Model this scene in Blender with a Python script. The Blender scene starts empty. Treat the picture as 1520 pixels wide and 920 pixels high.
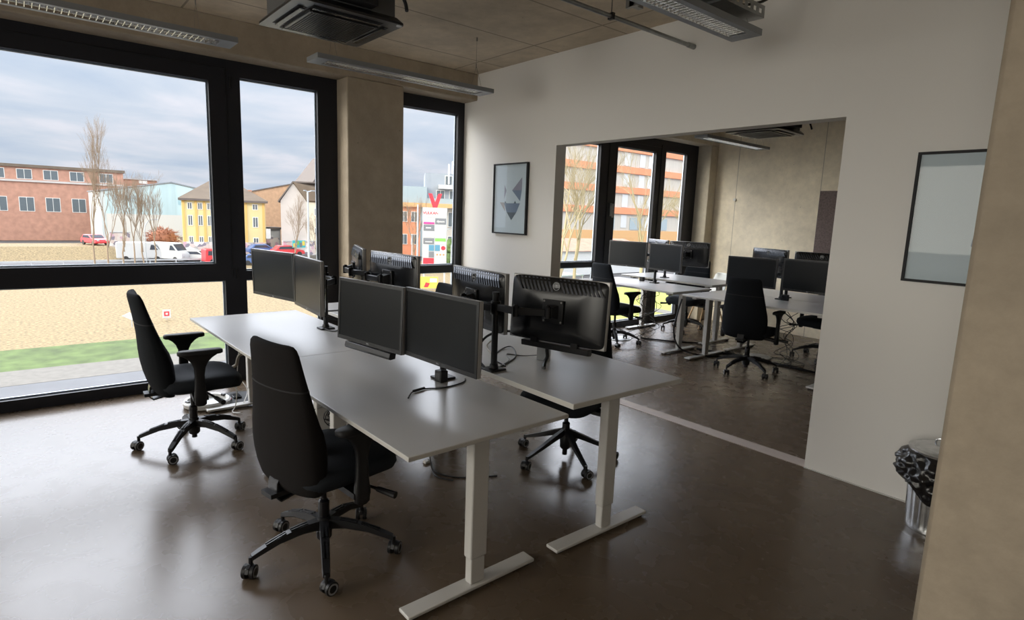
import bpy, bmesh, math, random
from mathutils import Vector, Matrix
rnd = random.Random(7)
C = bpy.context.scene.collection
PI = math.pi
R = math.radians

# ------------------------------------------------------------------ materials
def mat(name, col, rough=0.5, metal=0.0, noise=0.0, scale=8.0, bump=0.0, bscale=60.0, spec=0.5, emit=None, stretch=(1, 1, 1), alpha=None, coat=0.0):
    m = bpy.data.materials.new(name); m.use_nodes = True
    nt = m.node_tree; N = nt.nodes; L = nt.links
    b = N['Principled BSDF']
    b.inputs['Base Color'].default_value = (*col, 1)
    b.inputs['Roughness'].default_value = rough
    b.inputs['Metallic'].default_value = metal
    b.inputs['Specular IOR Level'].default_value = spec
    b.inputs['Coat Weight'].default_value = coat
    if emit is not None:
        b.inputs['Emission Color'].default_value = (*emit[:3], 1); b.inputs['Emission Strength'].default_value = emit[3]
    if noise or bump:
        tc = N.new('ShaderNodeTexCoord'); mp = N.new('ShaderNodeMapping'); mp.inputs['Scale'].default_value = stretch
        L.new(tc.outputs['Object'], mp.inputs['Vector'])
    if noise:
        n = N.new('ShaderNodeTexNoise'); n.inputs['Scale'].default_value = scale; n.inputs['Detail'].default_value = 6
        L.new(mp.outputs['Vector'], n.inputs['Vector'])
        r = N.new('ShaderNodeValToRGB'); r.color_ramp.elements[0].position = .3; r.color_ramp.elements[1].position = .7
        r.color_ramp.elements[0].color = (*[max(0, c * (1 - noise)) for c in col], 1)
        r.color_ramp.elements[1].color = (*[min(1, c * (1 + noise)) for c in col], 1)
        L.new(n.outputs['Fac'], r.inputs['Fac']); L.new(r.outputs['Color'], b.inputs['Base Color'])
    if bump:
        n2 = N.new('ShaderNodeTexNoise'); n2.inputs['Scale'].default_value = bscale; n2.inputs['Detail'].default_value = 4
        L.new(mp.outputs['Vector'], n2.inputs['Vector'])
        bu = N.new('ShaderNodeBump'); bu.inputs['Strength'].default_value = bump; bu.inputs['Distance'].default_value = .01
        L.new(n2.outputs['Fac'], bu.inputs['Height']); L.new(bu.outputs['Normal'], b.inputs['Normal'])
    return m

def concrete(name, col, axes, px, py, ox=0., oy=0., lw=.006, dark=.55, stain=.16, holes=0.0):
    """cast concrete with formwork joints every px / py metres on the two axes"""
    m = mat(name, col, .75, noise=stain, scale=2.2, bump=.12, bscale=40)
    nt = m.node_tree; N = nt.nodes; L = nt.links; b = N['Principled BSDF']
    src = b.inputs['Base Color'].links[0].from_socket
    geo = N.new('ShaderNodeNewGeometry'); sep = N.new('ShaderNodeSeparateXYZ'); L.new(geo.outputs['Position'], sep.inputs[0])
    # finer second layer of cloudy stains
    n = N.new('ShaderNodeTexNoise'); n.inputs['Scale'].default_value = 9; n.inputs['Detail'].default_value = 8; n.inputs['Roughness'].default_value = .7
    L.new(geo.outputs['Position'], n.inputs['Vector'])
    r = N.new('ShaderNodeMapRange'); r.inputs[1].default_value = .3; r.inputs[2].default_value = .7; r.inputs[3].default_value = .88; r.inputs[4].default_value = 1.1
    L.new(n.outputs['Fac'], r.inputs[0])
    mul = N.new('ShaderNodeMixRGB'); mul.blend_type = 'MULTIPLY'; mul.inputs[0].default_value = 1
    L.new(src, mul.inputs[1]); L.new(r.outputs[0], mul.inputs[2])
    masks = []
    for ax, per, off in ((axes[0], px, ox), (axes[1], py, oy)):
        if not per: continue
        a = N.new('ShaderNodeMath'); a.operation = 'SUBTRACT'; L.new(sep.outputs[ax], a.inputs[0]); a.inputs[1].default_value = off
        p = N.new('ShaderNodeMath'); p.operation = 'PINGPONG'; L.new(a.outputs[0], p.inputs[0]); p.inputs[1].default_value = per / 2
        l = N.new('ShaderNodeMath'); l.operation = 'LESS_THAN'; L.new(p.outputs[0], l.inputs[0]); l.inputs[1].default_value = lw
        masks.append(l)
    out = mul.outputs[0]
    for l in masks:
        x = N.new('ShaderNodeMixRGB'); L.new(l.outputs[0], x.inputs[0]); L.new(out, x.inputs[1]); x.inputs[2].default_value = (*[c * dark for c in col], 1)
        out = x.outputs[0]
    # small pores
    v = N.new('ShaderNodeTexVoronoi'); v.inputs['Scale'].default_value = 5.5; L.new(geo.outputs['Position'], v.inputs['Vector'])
    l = N.new('ShaderNodeMath'); l.operation = 'LESS_THAN'; L.new(v.outputs['Distance'], l.inputs[0]); l.inputs[1].default_value = .028
    x = N.new('ShaderNodeMixRGB'); L.new(l.outputs[0], x.inputs[0]); L.new(out, x.inputs[1]); x.inputs[2].default_value = (*[c * .45 for c in col], 1)
    L.new(x.outputs[0], b.inputs['Base Color'])
    return m

def glass_mat(name, tint=(.96, .98, 1), refl=.06, rough=.02):
    m = bpy.data.materials.new(name); m.use_nodes = True; nt = m.node_tree; N = nt.nodes; L = nt.links
    for n in list(N): N.remove(n)
    o = N.new('ShaderNodeOutputMaterial'); t = N.new('ShaderNodeBsdfTransparent'); t.inputs[0].default_value = (*tint, 1)
    g = N.new('ShaderNodeBsdfGlossy'); g.inputs['Roughness'].default_value = rough
    f = N.new('ShaderNodeFresnel'); f.inputs['IOR'].default_value = 1.35
    ge = N.new('ShaderNodeNewGeometry'); sb = N.new('ShaderNodeMath'); sb.operation = 'SUBTRACT'; sb.inputs[0].default_value = 1; L.new(ge.outputs['Backfacing'], sb.inputs[1])
    mu = N.new('ShaderNodeMath'); mu.operation = 'MULTIPLY'; L.new(f.outputs[0], mu.inputs[0]); L.new(sb.outputs[0], mu.inputs[1])
    mx = N.new('ShaderNodeMixShader'); L.new(mu.outputs[0], mx.inputs[0]); L.new(t.outputs[0], mx.inputs[1]); L.new(g.outputs[0], mx.inputs[2])
    L.new(mx.outputs[0], o.inputs[0]); return m

M = {}
M['white_wall'] = mat('white_wall', (.76, .745, .715), .85, bump=.03, bscale=120)
M['jamb'] = M['white_wall']
M['concrete'] = concrete('concrete_wall', (.36, .30, .225), (1, 2), 0, 0, stain=.10)
M['concrete_back'] = concrete('concrete_back', (.78, .70, .55), (0, 2), 1.27, 0, ox=.364, lw=.005, stain=.10)
M['concrete_lit'] = concrete('concrete_lit', (.60, .54, .43), (1, 2), 0, 0, stain=.10)  # paler copy of the wall concrete, with the far pier's daylight in its colour
M['concrete_ceiling'] = concrete('concrete_ceiling', (.54, .455, .34), (0, 1), .79, 2.5, ox=.44, oy=-.3, lw=.008, dark=.5, stain=.16)
M['white_metal'] = mat('white_metal', (.54, .53, .51), .4)
M['desk_white'] = mat('desk_white', (.55, .545, .54), .28, noise=.02, scale=3, spec=.6)
M['desk_edge'] = mat('desk_edge', (.50, .485, .45), .45)
M['frame'] = mat('anthracite_frame', (.011, .0115, .016), .5, spec=.4)
M['frame_in'] = mat('spacer_alu', (.45, .50, .56), .35, .6)
M['glass'] = glass_mat('window_glass')
M['black'] = mat('black_plastic', (.008, .008, .0095), .42, spec=.4)
M['black_matt'] = mat('black_matt', (.010, .010, .0115), .65, spec=.4)
M['black_gloss'] = mat('black_gloss', (.006, .006, .008), .25, spec=.45)
M['fabric'] = mat('chair_fabric', (.011, .0125, .015), .9, spec=.12, bump=.35, bscale=600)
M['fabric2'] = mat('chair_fabric_brownish', (.016, .0145, .0145), .95, spec=.12, bump=.35, bscale=600)
M['seat_fabric'] = mat('seat_fabric', (.016, .020, .026), .75, spec=.25, bump=.2, bscale=500)
M['rim_grey'] = mat('caster_rim', (.30, .31, .33), .4)
M['rubber'] = mat('rubber', (.02, .02, .02), .8)
M['screen'] = mat('screen', (.010, .0115, .013), .30, spec=.16)
M['bezel'] = mat('bezel', (.010, .010, .011), .35)
M['silver'] = mat('silver_rim', (.33, .32, .31), .38, .5)
M['mon_back'] = mat('monitor_shell', (.006, .0065, .008), .26, spec=.42)
M['mon_rib'] = mat('monitor_rib', (.075, .08, .092), .2, .5)
M['logo'] = mat('logo_grey', (.40, .41, .43), .4)
M['alu'] = mat('luminaire_alu', (.24, .255, .27), .42, .3)
M['louver'] = mat('louver_metal', (.72, .72, .70), .2, .9)
M['louver_dark'] = mat('louver_cell', (.12, .12, .12), .5)
M['steel'] = mat('galvanised_steel', (.30, .31, .31), .35, .85, noise=.15, scale=14)
M['wire'] = mat('steel_wire', (.25, .24, .22), .4, .7)
M['ac_grey'] = mat('cassette_grey', (.10, .103, .106), .5)
M['ac_light'] = mat('cassette_panel', (.016, .0165, .019), .30, spec=.6)
M['paper'] = mat('poster_paper', (.56, .61, .61), .6)
M['slate'] = mat('slate_ink', (.16, .20, .26), .6)
M['dark_ink'] = mat('dark_ink', (.09, .11, .12), .6)
M['mauve_ink'] = mat('mauve_ink', (.26, .24, .28), .6)
M['felt'] = mat('mauve_felt', (.16, .125, .12), .95, noise=.25, scale=60, bump=.3, bscale=200)
M['bag'] = mat('bin_bag', (.010, .010, .011), .24, bump=.8, bscale=22, spec=.7)
M['tin'] = mat('galvanised_tin', (.62, .63, .64), .25, .9, noise=.2, scale=20)
M['grey_lid'] = mat('floor_box_lid', (.52, .54, .56), .45)
M['beige'] = mat('beige_tube', (.42, .38, .32), .5)
M['red'] = mat('red_plastic', (.5, .03, .03), .5)
M['wood'] = mat('beech_leg', (.55, .36, .18), .5)
M['shell'] = mat('white_shell', (.68, .68, .64), .4)
M['threshold'] = mat('threshold_strip', (.37, .31, .27), .6, noise=.06, scale=20)

def floor_mat():
    m = mat('brown_lino', (.135, .108, .088), .33, spec=.4)
    nt = m.node_tree; N = nt.nodes; L = nt.links; b = N['Principled BSDF']
    tc = N.new('ShaderNodeNewGeometry')
    n = N.new('ShaderNodeTexNoise'); n.inputs['Scale'].default_value = 1.1; n.inputs['Detail'].default_value = 4; n.inputs['Roughness'].default_value = .5
    L.new(tc.outputs['Position'], n.inputs['Vector'])
    r = N.new('ShaderNodeValToRGB'); e = r.color_ramp.elements
    e[0].position = .3; e[0].color = (.100, .073, .050, 1); e[1].position = .75; e[1].color = (.122, .091, .064, 1)
    L.new(n.outputs['Fac'], r.inputs[0]); L.new(r.outputs[0], b.inputs['Base Color'])
    # faint scuffs change the gloss
    n2 = N.new('ShaderNodeTexNoise'); n2.inputs['Scale'].default_value = 7; n2.inputs['Detail'].default_value = 3; n2.inputs['Distortion'].default_value = .2
    L.new(tc.outputs['Position'], n2.inputs['Vector'])
    mr = N.new('ShaderNodeMapRange'); mr.inputs[1].default_value = .35; mr.inputs[2].default_value = .7; mr.inputs[3].default_value = .262; mr.inputs[4].default_value = .285
    L.new(n2.outputs['Fac'], mr.inputs[0]); L.new(mr.outputs[0], b.inputs['Roughness'])
    n3 = N.new('ShaderNodeTexNoise'); n3.inputs['Scale'].default_value = 26; n3.inputs['Detail'].default_value = 3
    L.new(tc.outputs['Position'], n3.inputs['Vector'])
    bu = N.new('ShaderNodeBump'); bu.inputs['Strength'].default_value = .02; bu.inputs['Distance'].default_value = .003
    L.new(n3.outputs['Fac'], bu.inputs['Height'])
    return m
M['floor'] = floor_mat()

# ------------------------------------------------------------------ mesh helper
class MB:
    def __init__(s): s.bm = bmesh.new()
    def box(s, x0, x1, y0, y1, z0, z1, T=None):
        v = [s.bm.verts.new((x, y, z)) for x in (x0, x1) for y in (y0, y1) for z in (z0, z1)]
        for f in ((0, 1, 3, 2), (4, 6, 7, 5), (0, 4, 5, 1), (2, 3, 7, 6), (0, 2, 6, 4), (1, 5, 7, 3)):
            s.bm.faces.new([v[i] for i in f])
        if T is not None:
            for q in v: q.co = T @ q.co
        return s
    def rings(s, rings, caps=True, closed=False):
        rs = [[s.bm.verts.new(p) for p in r] for r in rings]; n = len(rs[0])
        m = len(rs)
        for i in range(m if closed else m - 1):
            a, b = rs[i], rs[(i + 1) % m]
            for j in range(n):
                s.bm.faces.new((a[j], a[(j + 1) % n], b[(j + 1) % n], b[j]))
        if caps and not closed:
            s.bm.faces.new(list(reversed(rs[0]))); s.bm.faces.new(rs[-1])
        return s
    def cyl(s, p0, p1, r0, r1=None, n=16):
        r1 = r0 if r1 is None else r1
        p0, p1 = Vector(p0), Vector(p1); d = (p1 - p0).normalized()
        a = d.orthogonal().normalized(); b = d.cross(a)
        return s.rings([[p + (a * math.cos(2 * PI * k / n) + b * math.sin(2 * PI * k / n)) * r for k in range(n)] for p, r in ((p0, r0), (p1, r1))])
    def tube(s, pts, r, n=8, sub=0):
        pts = [Vector(p) for p in pts]
        if sub:
            q = []
            P = [pts[0]] + pts + [pts[-1]]
            for i in range(1, len(P) - 2):
                for k in range(sub):
                    t = k / sub; a, b, c, d = P[i - 1], P[i], P[i + 1], P[i + 2]
                    q.append(.5 * ((2 * b) + (c - a) * t + (2 * a - 5 * b + 4 * c - d) * t * t + (3 * b - a - 3 * c + d) * t ** 3))
            q.append(pts[-1]); pts = q
        rr = r if isinstance(r, (list, tuple)) else None
        out = []; up = None
        for i, p in enumerate(pts):
            d = (pts[min(i + 1, len(pts) - 1)] - pts[max(i - 1, 0)])
            d = d.normalized() if d.length > 1e-9 else Vector((0, 0, 1))
            if up is None: up = d.orthogonal().normalized()
            up = (up - d * up.dot(d)); up = up.normalized() if up.length > 1e-6 else d.orthogonal().normalized()
            b = d.cross(up); q = rr[min(i * len(rr) // len(pts), len(rr) - 1)] if rr else r
            out.append([p + (up * math.cos(2 * PI * k / n) + b * math.sin(2 * PI * k / n)) * q for k in range(n)])
        return s.rings(out)
    def lathe(s, prof, c=(0, 0), n=32):
        return s.rings([[(c[0] + r * math.cos(2 * PI * k / n), c[1] + r * math.sin(2 * PI * k / n), z) for k in range(n)] for r, z in prof])
    def prism(s, pts, a0, a1, axis='y'):
        f = {'y': lambda u, v, a: (u, a, v), 'x': lambda u, v, a: (a, u, v), 'z': lambda u, v, a: (u, v, a)}[axis]
        return s.rings([[f(u, v, a) for u, v in pts] for a in (a0, a1)])
    def sphere(s, c, r, n=12, sc=(1, 1, 1)):
        rg = []
        for i in range(1, n):
            th = PI * i / n
            rg.append([(c[0] + r * sc[0] * math.sin(th) * math.cos(2 * PI * k / n), c[1] + r * sc[1] * math.sin(th) * math.sin(2 * PI * k / n), c[2] - r * sc[2] * math.cos(th)) for k in range(n)])
        return s.rings(rg)
    def build(s, name, m, parent=None, bevel=0.0, angle=35, label=None, seg=2, kind=None, smooth=True, subsurf=0, loc=None, rot=None):
        bmesh.ops.recalc_face_normals(s.bm, faces=s.bm.faces)
        me = bpy.data.meshes.new(name); s.bm.to_mesh(me); s.bm.free()
        me.materials.append(m)
        if smooth:
            me.shade_smooth(); me.set_sharp_from_angle(angle=R(angle))
        o = bpy.data.objects.new(name, me); C.objects.link(o)
        if parent is not None: o.parent = parent
        if bevel:
            b = o.modifiers.new('bevel', 'BEVEL'); b.width = bevel; b.segments = seg; b.limit_method = 'ANGLE'; b.angle_limit = R(40)
        if subsurf:
            b = o.modifiers.new('sub', 'SUBSURF'); b.levels = subsurf; b.render_levels = subsurf
        if label: o['label'] = label
        if kind: o['kind'] = kind
        if loc: o.location = loc
        if rot: o.rotation_euler = rot
        return o

def tag(o, label, cat, group=None, kind=None):
    o['label'] = label; o['category'] = cat
    if group: o['group'] = group
    if kind: o['kind'] = kind
    return o
def thing(name, loc, rz, label, cat, group=None, rot=None):
    o = bpy.data.objects.new(name, None); C.objects.link(o)
    o.empty_display_size = .1
    o.location = loc; o.rotation_euler = rot if rot else (0, 0, rz)
    return tag(o, label, cat, group)
def dup(root, loc, rz, label, group=None, rot=None):
    def cp(o, par):
        c = o.copy(); C.objects.link(c); c.parent = par
        for ch in list(o.children): cp(ch, c)
        return c
    r = cp(root, None); r.location = loc; r.rotation_euler = rot if rot else (0, 0, rz); r['label'] = label
    if group: r['group'] = group
    return r
def struct(mb, name, m, **k):
    return mb.build(name, m, kind='structure', **k)
def text(s, size, m, parent, loc, rot, name='lettering', depth=.0006, bold=0.0):
    cu = bpy.data.curves.new('txt', 'FONT'); cu.body = s; cu.size = size; cu.extrude = depth; cu.align_x = 'CENTER'; cu.align_y = 'CENTER'; cu.offset = bold
    cu.resolution_u = 3
    t = bpy.data.objects.new('txt', cu); C.objects.link(t)
    dg = bpy.context.evaluated_depsgraph_get(); me = bpy.data.meshes.new_from_object(t.evaluated_get(dg))
    bpy.data.objects.remove(t); me.materials.clear(); me.materials.append(m)
    o = bpy.data.objects.new(name, me); C.objects.link(o); o.parent = parent; o.location = loc; o.rotation_euler = rot
    return o
def sup(w, d, z, cx=0, cy=0, n=28, e=3.5):
    out = []
    for k in range(n):
        t = 2 * PI * k / n; c, s_ = math.cos(t), math.sin(t)
        out.append((cx + w / 2 * math.copysign(abs(c) ** (2 / e), c), cy + d / 2 * math.copysign(abs(s_) ** (2 / e), s_), z))
    return out

# ------------------------------------------------------------------ camera
cx, cy, cz, yaw, pitch, roll, f = 5.3087, -3.8644, 1.565, 2.44336, -.15822, .036596, 869.157
cd = bpy.data.cameras.new('camera'); cam = bpy.data.objects.new('camera', cd); C.objects.link(cam)
F = Vector((math.cos(yaw) * math.cos(pitch), math.sin(yaw) * math.cos(pitch), math.sin(pitch)))
Rt = Vector((math.sin(yaw), -math.cos(yaw), 0)); U = Rt.cross(F)
R2 = math.cos(roll) * Rt + math.sin(roll) * U; U2 = -math.sin(roll) * Rt + math.cos(roll) * U
cam.matrix_world = Matrix(((R2.x, U2.x, -F.x, cx), (R2.y, U2.y, -F.y, cy), (R2.z, U2.z, -F.z, cz), (0, 0, 0, 1)))
cd.sensor_fit = 'HORIZONTAL'; cd.sensor_width = 36; cd.lens = f / 1520 * 36; cd.clip_start = .05; cd.clip_end = 2000
bpy.context.scene.camera = cam

# ------------------------------------------------------------------ room shell
ZC, ZB, XW = 3.045, 2.776, -.233       # ceiling, underside of the window beam, window plane
T, XO1, XO2, ZO = .125, 1.257, 3.763, 2.229
XE, YS, YN = 8.0, -7.6, 4.76            # far end of the rooms
struct(MB().box(-.40, XE + .3, YS - .3, YN + .3, -.25, 0), 'floor', M['floor'], smooth=False)
struct(MB().box(-.6, XE + .3, YS - .3, YN + .3, ZC, ZC + .3), 'ceiling', M['concrete_ceiling'], smooth=False)
# window wall: beam and piers
w = MB(); w.box(-.5, 0, YS - .3, T * .5, ZB, ZC)
for y0, y1 in ((-1.472, -.888), (-5.15, -4.55), (-8, -7.45)): w.box(-.5, 0, y0, y1, 0, ZB)
struct(w, 'wall_left', M['concrete'], bevel=.008, seg=1)
w = MB(); w.box(-.5, 0, T, YN + .3, ZB, ZC); w.box(-.5, 0, 4.56, YN + .3, 0, ZB)
struct(w, 'wall_left', M['concrete_lit'], bevel=.008, seg=1)
# white partition wall with the wide opening
w = MB()
w.box(-.31, XO1, 0, T, 0, ZO); w.box(XO2, XE, 0, T, 0, ZO); w.box(-.31, XE, 0, T, ZO, ZC)
bmesh.ops.remove_doubles(w.bm, verts=w.bm.verts, dist=1e-4)
struct(w, 'wall_middle', M['white_wall'], smooth=False)
struct(MB().box(-.5, XE + .3, YN, YN + .3, 0, ZC), 'wall_back', M['concrete_back'], smooth=False)
# the walls behind the camera; two windows added in the end wall for light
struct(MB().box(XE, XE + .3, YS, YN, 0, ZC), 'wall_right', M['white_wall'], smooth=False)
w = MB(); w.box(-.3, XE + .3, YS - .3, YS, 0, .8); w.box(-.3, XE + .3, YS - .3, YS, 2.7, ZC)
for a, b in ((-.3, 1.0), (3.6, 4.2), (6.8, XE + .3)): w.box(a, b, YS - .3, YS, .8, 2.7)
struct(w, 'wall_front', M['white_wall'], smooth=False)
struct(MB().box(XO1, XO2, 0, T, 0, .004), 'trim_1', M['threshold'], smooth=False)
# concrete pillar at the right edge, close to the camera
w = MB().box(4.857, 5.30, -1.80, -1.40, 0, ZC)
struct(w, 'wall_pillar', M['concrete'], bevel=.014, seg=1)
struct(MB().box(3.765, 4.9, -.012, 0, 0, .006), 'trim_2', M['white_metal'], smooth=False)

def window(name, y0, y1, panes, posts, z_top=ZB, rail=None, full=()):
    """dark frame in the plane XW; panes = (ya, yb, za, zb)"""
    w = MB(); X0, X1 = XW - .07, XW
    zs = sorted(panes)
    # frame: everything that is not glass, column by column
    cols = sorted({p[0] for p in panes} | {p[1] for p in panes})
    prev = y0
    spans = []
    ys = sorted({y0, y1} | {p[0] for p in panes} | {p[1] for p in panes})
    for a, b in zip(ys[:-1], ys[1:]):
        mid = (a + b) / 2; z = 0
        for p in sorted([q for q in panes if q[0] < mid < q[1]], key=lambda q: q[2]):
            w.box(X0, X1, a, b, z, p[2]); z = p[3]
        w.box(X0, X1, a, b, z, z_top)
    o = struct(w, name, M['frame'], smooth=False)
    for a, b, za, zb in panes:
        g = MB().box(XW - .045, XW - .039, a - .005, b + .005, za - .005, zb + .005).build('pane', M['glass'], o, smooth=False)
        s = MB(); t = .012
        s.box(XW - .062, XW - .046, a, a + t, za, zb); s.box(XW - .062, XW - .046, b - t, b, za, zb)
        s.box(XW - .062, XW - .046, a + t, b - t, za, za + t); s.box(XW - .062, XW - .046, a + t, b - t, zb - t, zb)
        s.build('glazing_spacer', M['frame_in'], o, smooth=False)
    for y, z in posts:
        MB().box(XW, XW + .012, y - .006, y + .006, z - .045, z + .045).build('hinge', M['black'], o, bevel=.002)
    # joint lines between casement and fixed frame
    return o
w1 = window('window_1', -4.55, -1.472, [(-4.36, -2.584, 1.068, 2.587), (-4.36, -2.514, .087, .9166), (-2.337, -1.66, .999, 2.647), (-2.337, -1.66, .087, .9166)], [(-2.42, 2.60), (-2.42, .98)])
MB().box(XW, XW + .006, -2.452, -2.447, .95, 2.72).box(XW, XW + .006, -4.5, -2.452, 2.70, 2.705).build('casement_joint', M['black'], w1, smooth=False)
window('window_2', -.888, 0, [(-.80, -.084, .999, 2.647), (-.80, -.084, .087, .9166)], [])
w3 = window('window_3', T, 4.56, [(.30, 2.261, .987, 2.572), (.30, 2.261, .087, .912), (2.61, 3.48, .087, 2.585), (3.72, 4.26, .087, 2.625)], [(3.60, 2.60)])
h = MB().box(XW, XW + .02, 2.50, 2.53, 1.62, 1.80).box(XW + .02, XW + .045, 2.505, 2.525, 1.76, 1.79).box(XW + .04, XW + .055, 2.503, 2.527, 1.60, 1.79)
h.build('door_handle', M['silver'], w3, bevel=.003)
MB().box(XW, XW + .01, 2.43, 2.442, 0, 2.7).box(XW, XW + .01, 3.598, 3.606, 0, 2.7).box(XW, XW + .01, 2.442, 3.598, 2.66, 2.668).build('casement_joint', M['black'], w3, smooth=False)
window('window_4', -7.45, -5.15, [(-7.3, -5.3, .999, 2.647), (-7.3, -5.3, .087, .9166)], [])
for k, (a, b) in enumerate(((1.0, 3.6), (4.2, 6.8))):
    o = MB().box(a, b, YS - .16, YS - .1, .8, .88).box(a, b, YS - .16, YS - .1, 2.62, 2.7).box(a, a + .08, YS - .16, YS - .1, .88, 2.62).box(b - .08, b, YS - .16, YS - .1, .88, 2.62)
    o = struct(o, 'window_%d' % (5 + k), M['frame'], smooth=False)  # unseen, added to light the white wall from behind the camera
    MB().box(a + .08, b - .08, YS - .126, YS - .12, .88, 2.62).build('pane', M['glass'], o, smooth=False)

# ------------------------------------------------------------------ desks
def desk(x, y, phi, L, W, h, th, label, group, foot_in=.083, foot_y=.056, foot_len=.657, post_y=None):
    """x,y = corner with least x,y of the top before rotation; origin on the floor there"""
    t = thing('desk', (x, y, 0), phi, label, 'desk', group)
    MB().box(0, L, 0, W, h - th, h).build('tabletop', M['desk_white'], t, bevel=.002)
    MB().box(-.0006, L + .0006, -.0006, W + .0006, h - th + .003, h - .0035).build('edge_band', M['desk_edge'], t, smooth=False)
    u = MB(); u.box(.2, L - .2, W / 2 - .06, W / 2 - .03, h - th - .045, h - th); u.box(.2, L - .2, W / 2 + .03, W / 2 + .06, h - th - .045, h - th)
    for xx in (foot_in, L - foot_in - .075): u.box(xx + .01, xx + .065, .08, W - .08, h - th - .03, h - th)
    u.build('underframe', M['white_metal'], t, bevel=.003)
    py = post_y if post_y is not None else foot_y + foot_len * .5
    for xx in (foot_in, L - foot_in - .0755):
        xc = xx + .038
        l = MB().box(xc - .026, xc + .026, py - .042, py + .042, .145, h - th)
        leg = l.build('leg', M['white_metal'], t, bevel=.006)
        MB().box(xc - .021, xc + .021, py - .036, py + .036, .03, .20).build('inner_column', M['white_metal'], leg, bevel=.005)
        fb = MB(); a, b = foot_y, foot_y + foot_len
        fb.rings([[(xx, a + .012, .022), (xx + .0755, a + .012, .022), (xx + .0755, a, .016), (xx, a, .016)][::1],
                  [(xx, a + .012, .03), (xx + .0755, a + .012, .03), (xx + .0755, b - .012, .03), (xx, b - .012, .03)]]) if False else fb.box(xx, xx + .0755, a, b, .014, .03)
        foot = fb.build('foot', M['white_metal'], t, bevel=.004)
        for pa in (a + .02, b - .05): MB().box(xx + .012, xx + .0635, pa, pa + .03, 0, .0145).build('foot_pad', M['rubber'], foot, bevel=.002)
    return t
P1, P2 = .016, -.014
def along(x, y, phi, s, t_=0): return (x + s * math.cos(phi) - t_ * math.sin(phi), y + s * math.sin(phi) + t_ * math.cos(phi))
L1 = 1.592
a = along(3.613, -2.884, P1, -L1); b = along(3.613, -2.884, P1, -2 * L1)
g = 'white office desks'
desk(*a, P1, L1 - .003, .8, .723, .019, 'white desk with the high-backed chair at it, nearest the camera in the front row', g, post_y=.40)
desk(*b, P1, L1 - .003, .8, .723, .019, 'white desk by the large window, far end of the front row', g, post_y=.40)
L2 = 1.6
a = along(3.599, -2.054, P2, -L2); b = along(3.599, -2.054, P2, -2 * L2)
desk(*a, P2, L2 - .003, .8, .761, .026, 'slightly higher white desk at the open end of the second row', g, foot_in=.0613, foot_y=.0055, foot_len=.659, post_y=.36)
desk(*b, P2, L2 - .003, .8, .761, .026, 'white desk of the second row in front of the concrete pier', g, foot_in=.0613, foot_y=.0055, foot_len=.659, post_y=.36)
g2 = 'white desks in the far room'
desk(-.15, 1.88, 0, 1.50, .8, .767, .022, 'white desk by the windows in the far room, front of its pair', g2, foot_in=.09)
desk(-.18, 2.79, 0, 1.47, .8, .80, .022, 'white desk by the windows in the far room, raised and behind its pair', g2, foot_in=.09)
desk(1.46, 1.90, 0, 1.6, .8, .76, .022, 'white desk beyond the opening, with the chair back in front of it', g2, foot_in=.07, foot_y=.03, foot_len=.74)
desk(1.46, 2.71, 0, 1.6, .8, .76, .022, 'white desk in the far room nearest the bare concrete wall', g2, foot_in=.07)

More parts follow.
